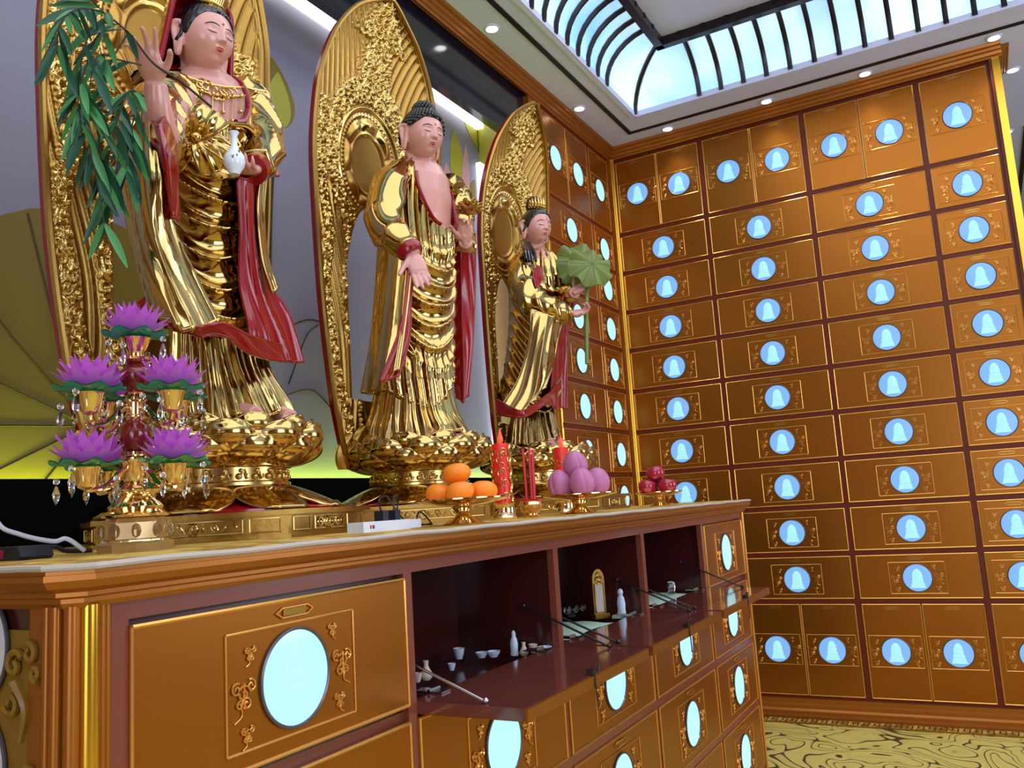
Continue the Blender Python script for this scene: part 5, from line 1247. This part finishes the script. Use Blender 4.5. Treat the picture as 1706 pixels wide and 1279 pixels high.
px, py = ray_on_top(1101, -.835); zt = plate('small gold footed plate of red apples at the right end of the altar', px, py, .068, .036, 0)
r = .0262; am = apple_mesh(r)
for lb, (dr, df, k) in (('apple at the left of its plate', (-.031, .006, 0)), ('apple in front at the right of its plate', (.024, -.014, 0)), ('apple at the back of its plate', (.010, .040, 0)), ('apple on top of the other apples', (-.004, .006, 1))):
    o = toward(dr, df); fruit('apple', 'shiny red ' + lb, 'apple', 'apples on the gold plate', [('skin', am), ('stem', stem_me)], px + o[0], py + o[1], zt + r * .90 + (r * 1.40 if k else 0), (random.uniform(-.2, .2), random.uniform(-.2, .2), random.random() * 6))
    # stem sits in the dimple
for ob in [o for o in bpy.data.objects if o.name.startswith('stem') and o.parent and o.parent.name.startswith('apple')]: ob.location.z = .0262 * .62

def candle(label, u, X, hh, seed):
    x, y = ray_on_top(u, X); t_ = thing('candle', label, 'candle', (x, y, CT))
    MB().lathe([(.026, 0), (.027, .004), (.024, .008), (.022, .030), (.024, .034), (.021, .036), (0, .036)], 32).build('holder', 'gold_plate', t_)
    MB().lathe([(.0205, .036), (.0205, hh - .003), (.018, hh), (.006, hh - .002), (0, hh - .002)], 28).build('wax', 'candle_red', t_)
    rg = random.Random(seed); q = MB()
    for k in range(70):
        a = rg.random() * 6.28; z = .045 + rg.random() * (hh - .06); q.tube([(.0212 * cos(a + .28 * cos(s)), .0212 * sin(a + .28 * cos(s)), z + .007 * sin(s)) for s in np.linspace(0, rg.uniform(2.5, 5), 8)], .0013, 5)
    a0 = atan2(-y, -x)
    for da in (.95, -2.0): q.tube([(.0225 * cos(a0 + da + .10 * sin(s * 3)), .0225 * sin(a0 + da + .10 * sin(s * 3)), .036 + (hh - .036) * s / 9) for s in np.linspace(0, 9, 50)], .0036, 6)
    q.build('gilt_dragon', 'gold_relief', t_)
    MB().lathe([(.0, hh - .003), (.0055, hh + .004), (.0062, hh + .010), (.0035, hh + .022), (.0006, hh + .032)], 14).build('flame', 'flame', t_)
candle('tall red electric candle with gilt dragon right of the oranges', 841, -.905, .160, 1)
candle('red electric candle behind the plums and left of their top', 943, -.965, .170, 2)
x, y = ray_on_top(886, -.89); t_ = thing('incense_burner', 'small brass incense burner holding three red sticks between the candles', 'incense burner', (x, y, CT))
MB().lathe([(.018, 0), (.020, .004), (.016, .008), (.026, .020), (.028, .028), (.025, .034), (.027, .036), (.022, .036), (.0, .034)], 32).build('bowl', 'gold_plate', t_)
MB().box((-.024, -.012, .034), (.024, .012, .039)).build('stick_rest', 'incense_red', t_, smooth=False)
for dx, dy, h_ in ((-.012, 0, .152), (.002, .004, .154), (.014, -.002, .148)): MB().tube([(dx * .8, dy, .038), (dx * .85, dy, .11), (dx, dy, h_)], .0034, 8).build('incense_stick', 'incense_red', t_)

# ------------------------------------------------------------------ power strips and cables
t_ = thing('power_strip', 'white power strip with black plugs lying left of the oranges', 'power strip', (-.872, 1.135, CT)); t_.scale = (.9, .9, .9)
MB().box((-.018, -.092, 0), (.018, .045, .018)).build('housing', 'white_plastic', t_, smooth=False)
MB().box((-.016, .0452, .001), (.016, .082, .017)).build('end_cover', 'white_plastic_shiny', t_, smooth=False)
MB().box((.0182, -.074, .006), (.0188, -.071, .012)).box((.0182, -.068, .006), (.0188, -.062, .012)).build('mark', 'red_switch', t_, smooth=False)
for y in (-.018, .018): MB().box((-.010, y - .008, .018), (.010, y + .008, .036)).build('plug', 'black_plastic', t_, smooth=False)
for pts in (((0, -.018, .034), (.005, -.03, .055), (.0, .0, .062), (-.01, .03, .045), (-.004, .07, .010), (.015, .12, .004)), ((0, .018, .034), (.002, .022, .062), (-.008, .045, .058), (-.012, .05, .02), (.004, .10, .006), (.012, .115, .006), (.0, .14, .004)), ((-.01, .10, .004), (.01, .085, .03), (.012, .11, .016), (.008, .13, .004))):
    MB().tube(spline(pts, 30), .0016, 6).build('cable', 'black_plastic', t_)
t_ = thing('power_strip', 'black power strip with two red switches at the far left of the altar top', 'power strip', (-1.05, .612, CT))
MB().prism([(-.075, 0), (.062, 0), (.066, .004), (.060, .016), (-.075, .016)], -.020, .020, ax='y').build('housing', 'black_plastic', t_, smooth=False)
for x in (-.012, .022): MB().box((x - .010, -.0208, .003), (x + .010, -.0200, .013)).build('switch', 'red_switch', t_, smooth=False)
MB().tube(spline([(.03, .02, .008), (.036, .04, .012), (.030, .06, .006), (.02, .10, .004)], 20), .003, 7).build('cable', 'black_plastic', t_)
tag(MB().tube(spline([(-1.25, .70, CT + .12), (-1.16, .665, CT + .05), (-1.09, .655, CT + .030), (-1.03, .66, CT + .019), (-1.02, .672, CT + .021), (-1.01, .69, CT + .0045)], 30), .003, 7).build('white_cable', 'white_plastic'), 'white cable lying over the black power strip', 'cable')

# ------------------------------------------------------------------ small things on the open doors
ZS = AZ[1] + .0005; ZF = AZ[1] + .0125
def small(nm, lb, cat, x, y, mb, m_, z=None, grp=None):
    return tag(mb.build(nm, m_, loc=(x, y, ZS - .0 if z is None else z)), lb, cat, grp)
def cupm(r, h_): return MB().lathe([(r * .55, 0), (r * .6, .002), (r * .85, h_ * .5), (r, h_), (r * .9, h_), (r * .7, h_ * .5), (0, h_ * .3)], 24)
def vasem(r, h_): return MB().lathe([(r * .6, 0), (r * .95, h_ * .15), (r, h_ * .32), (r * .5, h_ * .62), (r * .35, h_ * .75), (r * .45, h_), (0, h_ * .98)], 24)
def figure(r, h_):
    return MB().lathe([(r * .9, 0), (r, h_ * .06), (r * .85, h_ * .2), (r * .95, h_ * .45), (r * .7, h_ * .68), (r * .45, h_ * .75), (r * .5, h_ * .82), (r * .42, h_ * .93), (r * .15, h_), (0, h_)], 24, sy=.8)
fx_, fy_ = (lambda u, v: at(u, v, Z=ZS)[:2]), None
def spot(u, v, ymax): p = at(u, v, Z=ZS); k = min(1, ymax / p[1]); return p[0] * k, p[1] * k
x, y = spot(857, 1082, 1.45); small('white_figurine', 'slim white standing figurine in the nearest open niche', 'figurine', x, y, figure(.0085, .046), 'jade_white')
x, y = spot(873, 1085, 1.45); small('small_vase', 'tiny cream bottle right of the slim white figurine', 'vase', x, y, vasem(.0085, .025), 'cream')
x, y = spot(882, 1082, 1.475); small('small_cup', 'tiny cream cup beside the cream bottle', 'cup', x + .004, y + .008, cupm(.009, .016), 'cream')
x, y = spot(908, 1083, 1.483); small('small_dish', 'tiny pale blue grey dish by the divider of the nearest open niche', 'dish', x, y, cupm(.014, .012), 'jade_white')
x, y = spot(764, 1075, 1.40); small('small_cup', 'lone tiny lilac cup at the back of the nearest open niche', 'cup', x, y, cupm(.011, .020), 'jade_white')
x, y = spot(802, 1079, 1.42); small('small_dish', 'left of the two lilac dishes side by side in the nearest open niche', 'dish', x, y, cupm(.012, .010), 'jade_white')
x, y = spot(822, 1079, 1.43); small('small_dish', 'right of the two lilac dishes side by side in the nearest open niche', 'dish', x, y, cupm(.013, .011), 'jade_white')
x, y = spot(704, 1148, 1.2); small('small_vase', 'white gourd shaped bottle by the left edge of the nearest open niche', 'vase', x, y + .012, vasem(.0105, .030), 'cream', ZF)
x, y = spot(694, 1152, 1.2); small('small_cup', 'tiny white cup left of the gourd shaped bottle', 'cup', x - .006, y + .012, cupm(.008, .014), 'cream', ZF)
x, y = spot(752, 1098, 1.3); small('small_cup', 'tiny silver rimmed cup standing alone left in the nearest open niche', 'cup', x, y, cupm(.007, .012), 'jade_white')
# gold memorial tablet, white figure, crystal boat and cloths in the second niche
x, y = spot(1000, 1020, 1.93); t_ = thing('memorial_tablet', 'tall gold memorial tablet with rounded top in the middle open niche', 'tablet', (x, y, ZS + .002), -.62)
def arch(w_, h_, n_=14): return [(-w_, 0), (w_, 0)] + [(w_ * cos(a), h_ - w_ * 1.5 + w_ * 1.5 * sin(a)) for a in np.linspace(0, pi, n_)]
MB().box((-.012, -.020, -.001), (.012, .020, .010)).build('base', 'gold_dark', t_, smooth=False)
MB().prism(arch(.0165, .115), -.006, .002, ax='x').build('frame', 'gold_carved', t_)
MB().prism([(-.010, .014), (.010, .014), (.010, .078), (-.010, .078)], .002, .003, ax='x').build('face', 'cream', t_, smooth=False)
q = MB(); rg = random.Random(5)
for k in range(12): a = rg.random() * 6.28; rr = .009 * rg.random(); q.tube([(.003, rr * cos(a) + .004 * cos(s), .093 + rr * sin(a) * 1.2 + .004 * sin(s)) for s in np.linspace(0, 4.5, 7)], .0012, 5)
for s in (-1, 1): q.tube([(.003, s * .0125, .012), (.003, s * .0125, .082)], .002, 6)
q.build('carving', 'gold_relief', t_)
x, y = spot(1028, 1018, 1.94); x += .012; q = figure(.011, .060); q.ball((0, 0, .052), (.007, .006, .009), 12, 8)
small('white_figurine', 'white seated goddess figurine right of the gold tablet', 'figurine', x, y, q, 'jade_white', ZS + .008)
q = MB().prism([(-.020, -.014), (.022, -.012), (.026, .006), (.010, .016), (-.022, .012)], 0, .007); tag(q.build('folded_cloth', 'mint_cloth', loc=(x, y, ZS + .0005), smooth=False), 'small pale green folded cloth under the white goddess figurine', 'cloth')
x, y = spot(958, 1025, 1.86); q = MB().lathe([(.010, 0), (.024, .006), (.034, .016), (.032, .017), (.020, .009), (0, .006)], 14, sx=.6, sy=1.2, f=lambda TH, Z: 1 + .10 * np.cos(7 * TH) * (Z > .01))
for i in range(9): a = 2 * pi * i / 9; q.ball((.019 * cos(a), .038 * sin(a), .019), (.004, .004, .006), 6, 5)
small('crystal_boat', 'clear crystal bowl on pale cloth in the middle open niche', 'bowl', x, y, q, 'crystal', ZS + .013)
def cloth(lb, x0, x1, y0, y1, z, m_, seed):
    nx, ny = 16, 26; U, V = np.meshgrid(np.linspace(0, 1, nx), np.linspace(0, 1, ny), indexing='ij')
    X = x0 + (x1 - x0) * U + .006 * np.sin(V * 7 + seed); Y = y0 + (y1 - y0) * V + .006 * np.sin(U * 6 + seed); Z = z + .010 * (np.sin(pi * U) * np.sin(pi * V))**.4 + .0022 * np.sin(V * 22 + U * 8 + seed) * np.sin(pi * U)
    q = MB(); P = np.stack([X, Y, np.maximum(Z, z + .001)], -1); q.grid(P); B_ = P.copy(); B_[..., 2] = z; q.grid(B_, flip=True)
    return tag(q.build('folded_cloth', m_, angle=None), lb, 'cloth')
cloth('yellow and pale cloth lying under the crystal bowl', -.945, -.80, 1.62, 1.86, ZS, 'mint_cloth', 1)
cloth('pale green cloth lying in the farthest open niche', -.93, -.79, 2.05, 2.42, ZS, 'mint_cloth', 3)
x, y = spot(1118, 975, 2.33); q = MB().lathe([(.012, 0), (.013, .004), (.009, .007), (.011, .012), (.012, .026), (.009, .032), (0, .034)], 8)
small('crystal_block', 'small clear crystal ornament on pale green cloth in the farthest open niche', 'ornament', x, y, q, 'crystal', ZS + .012)
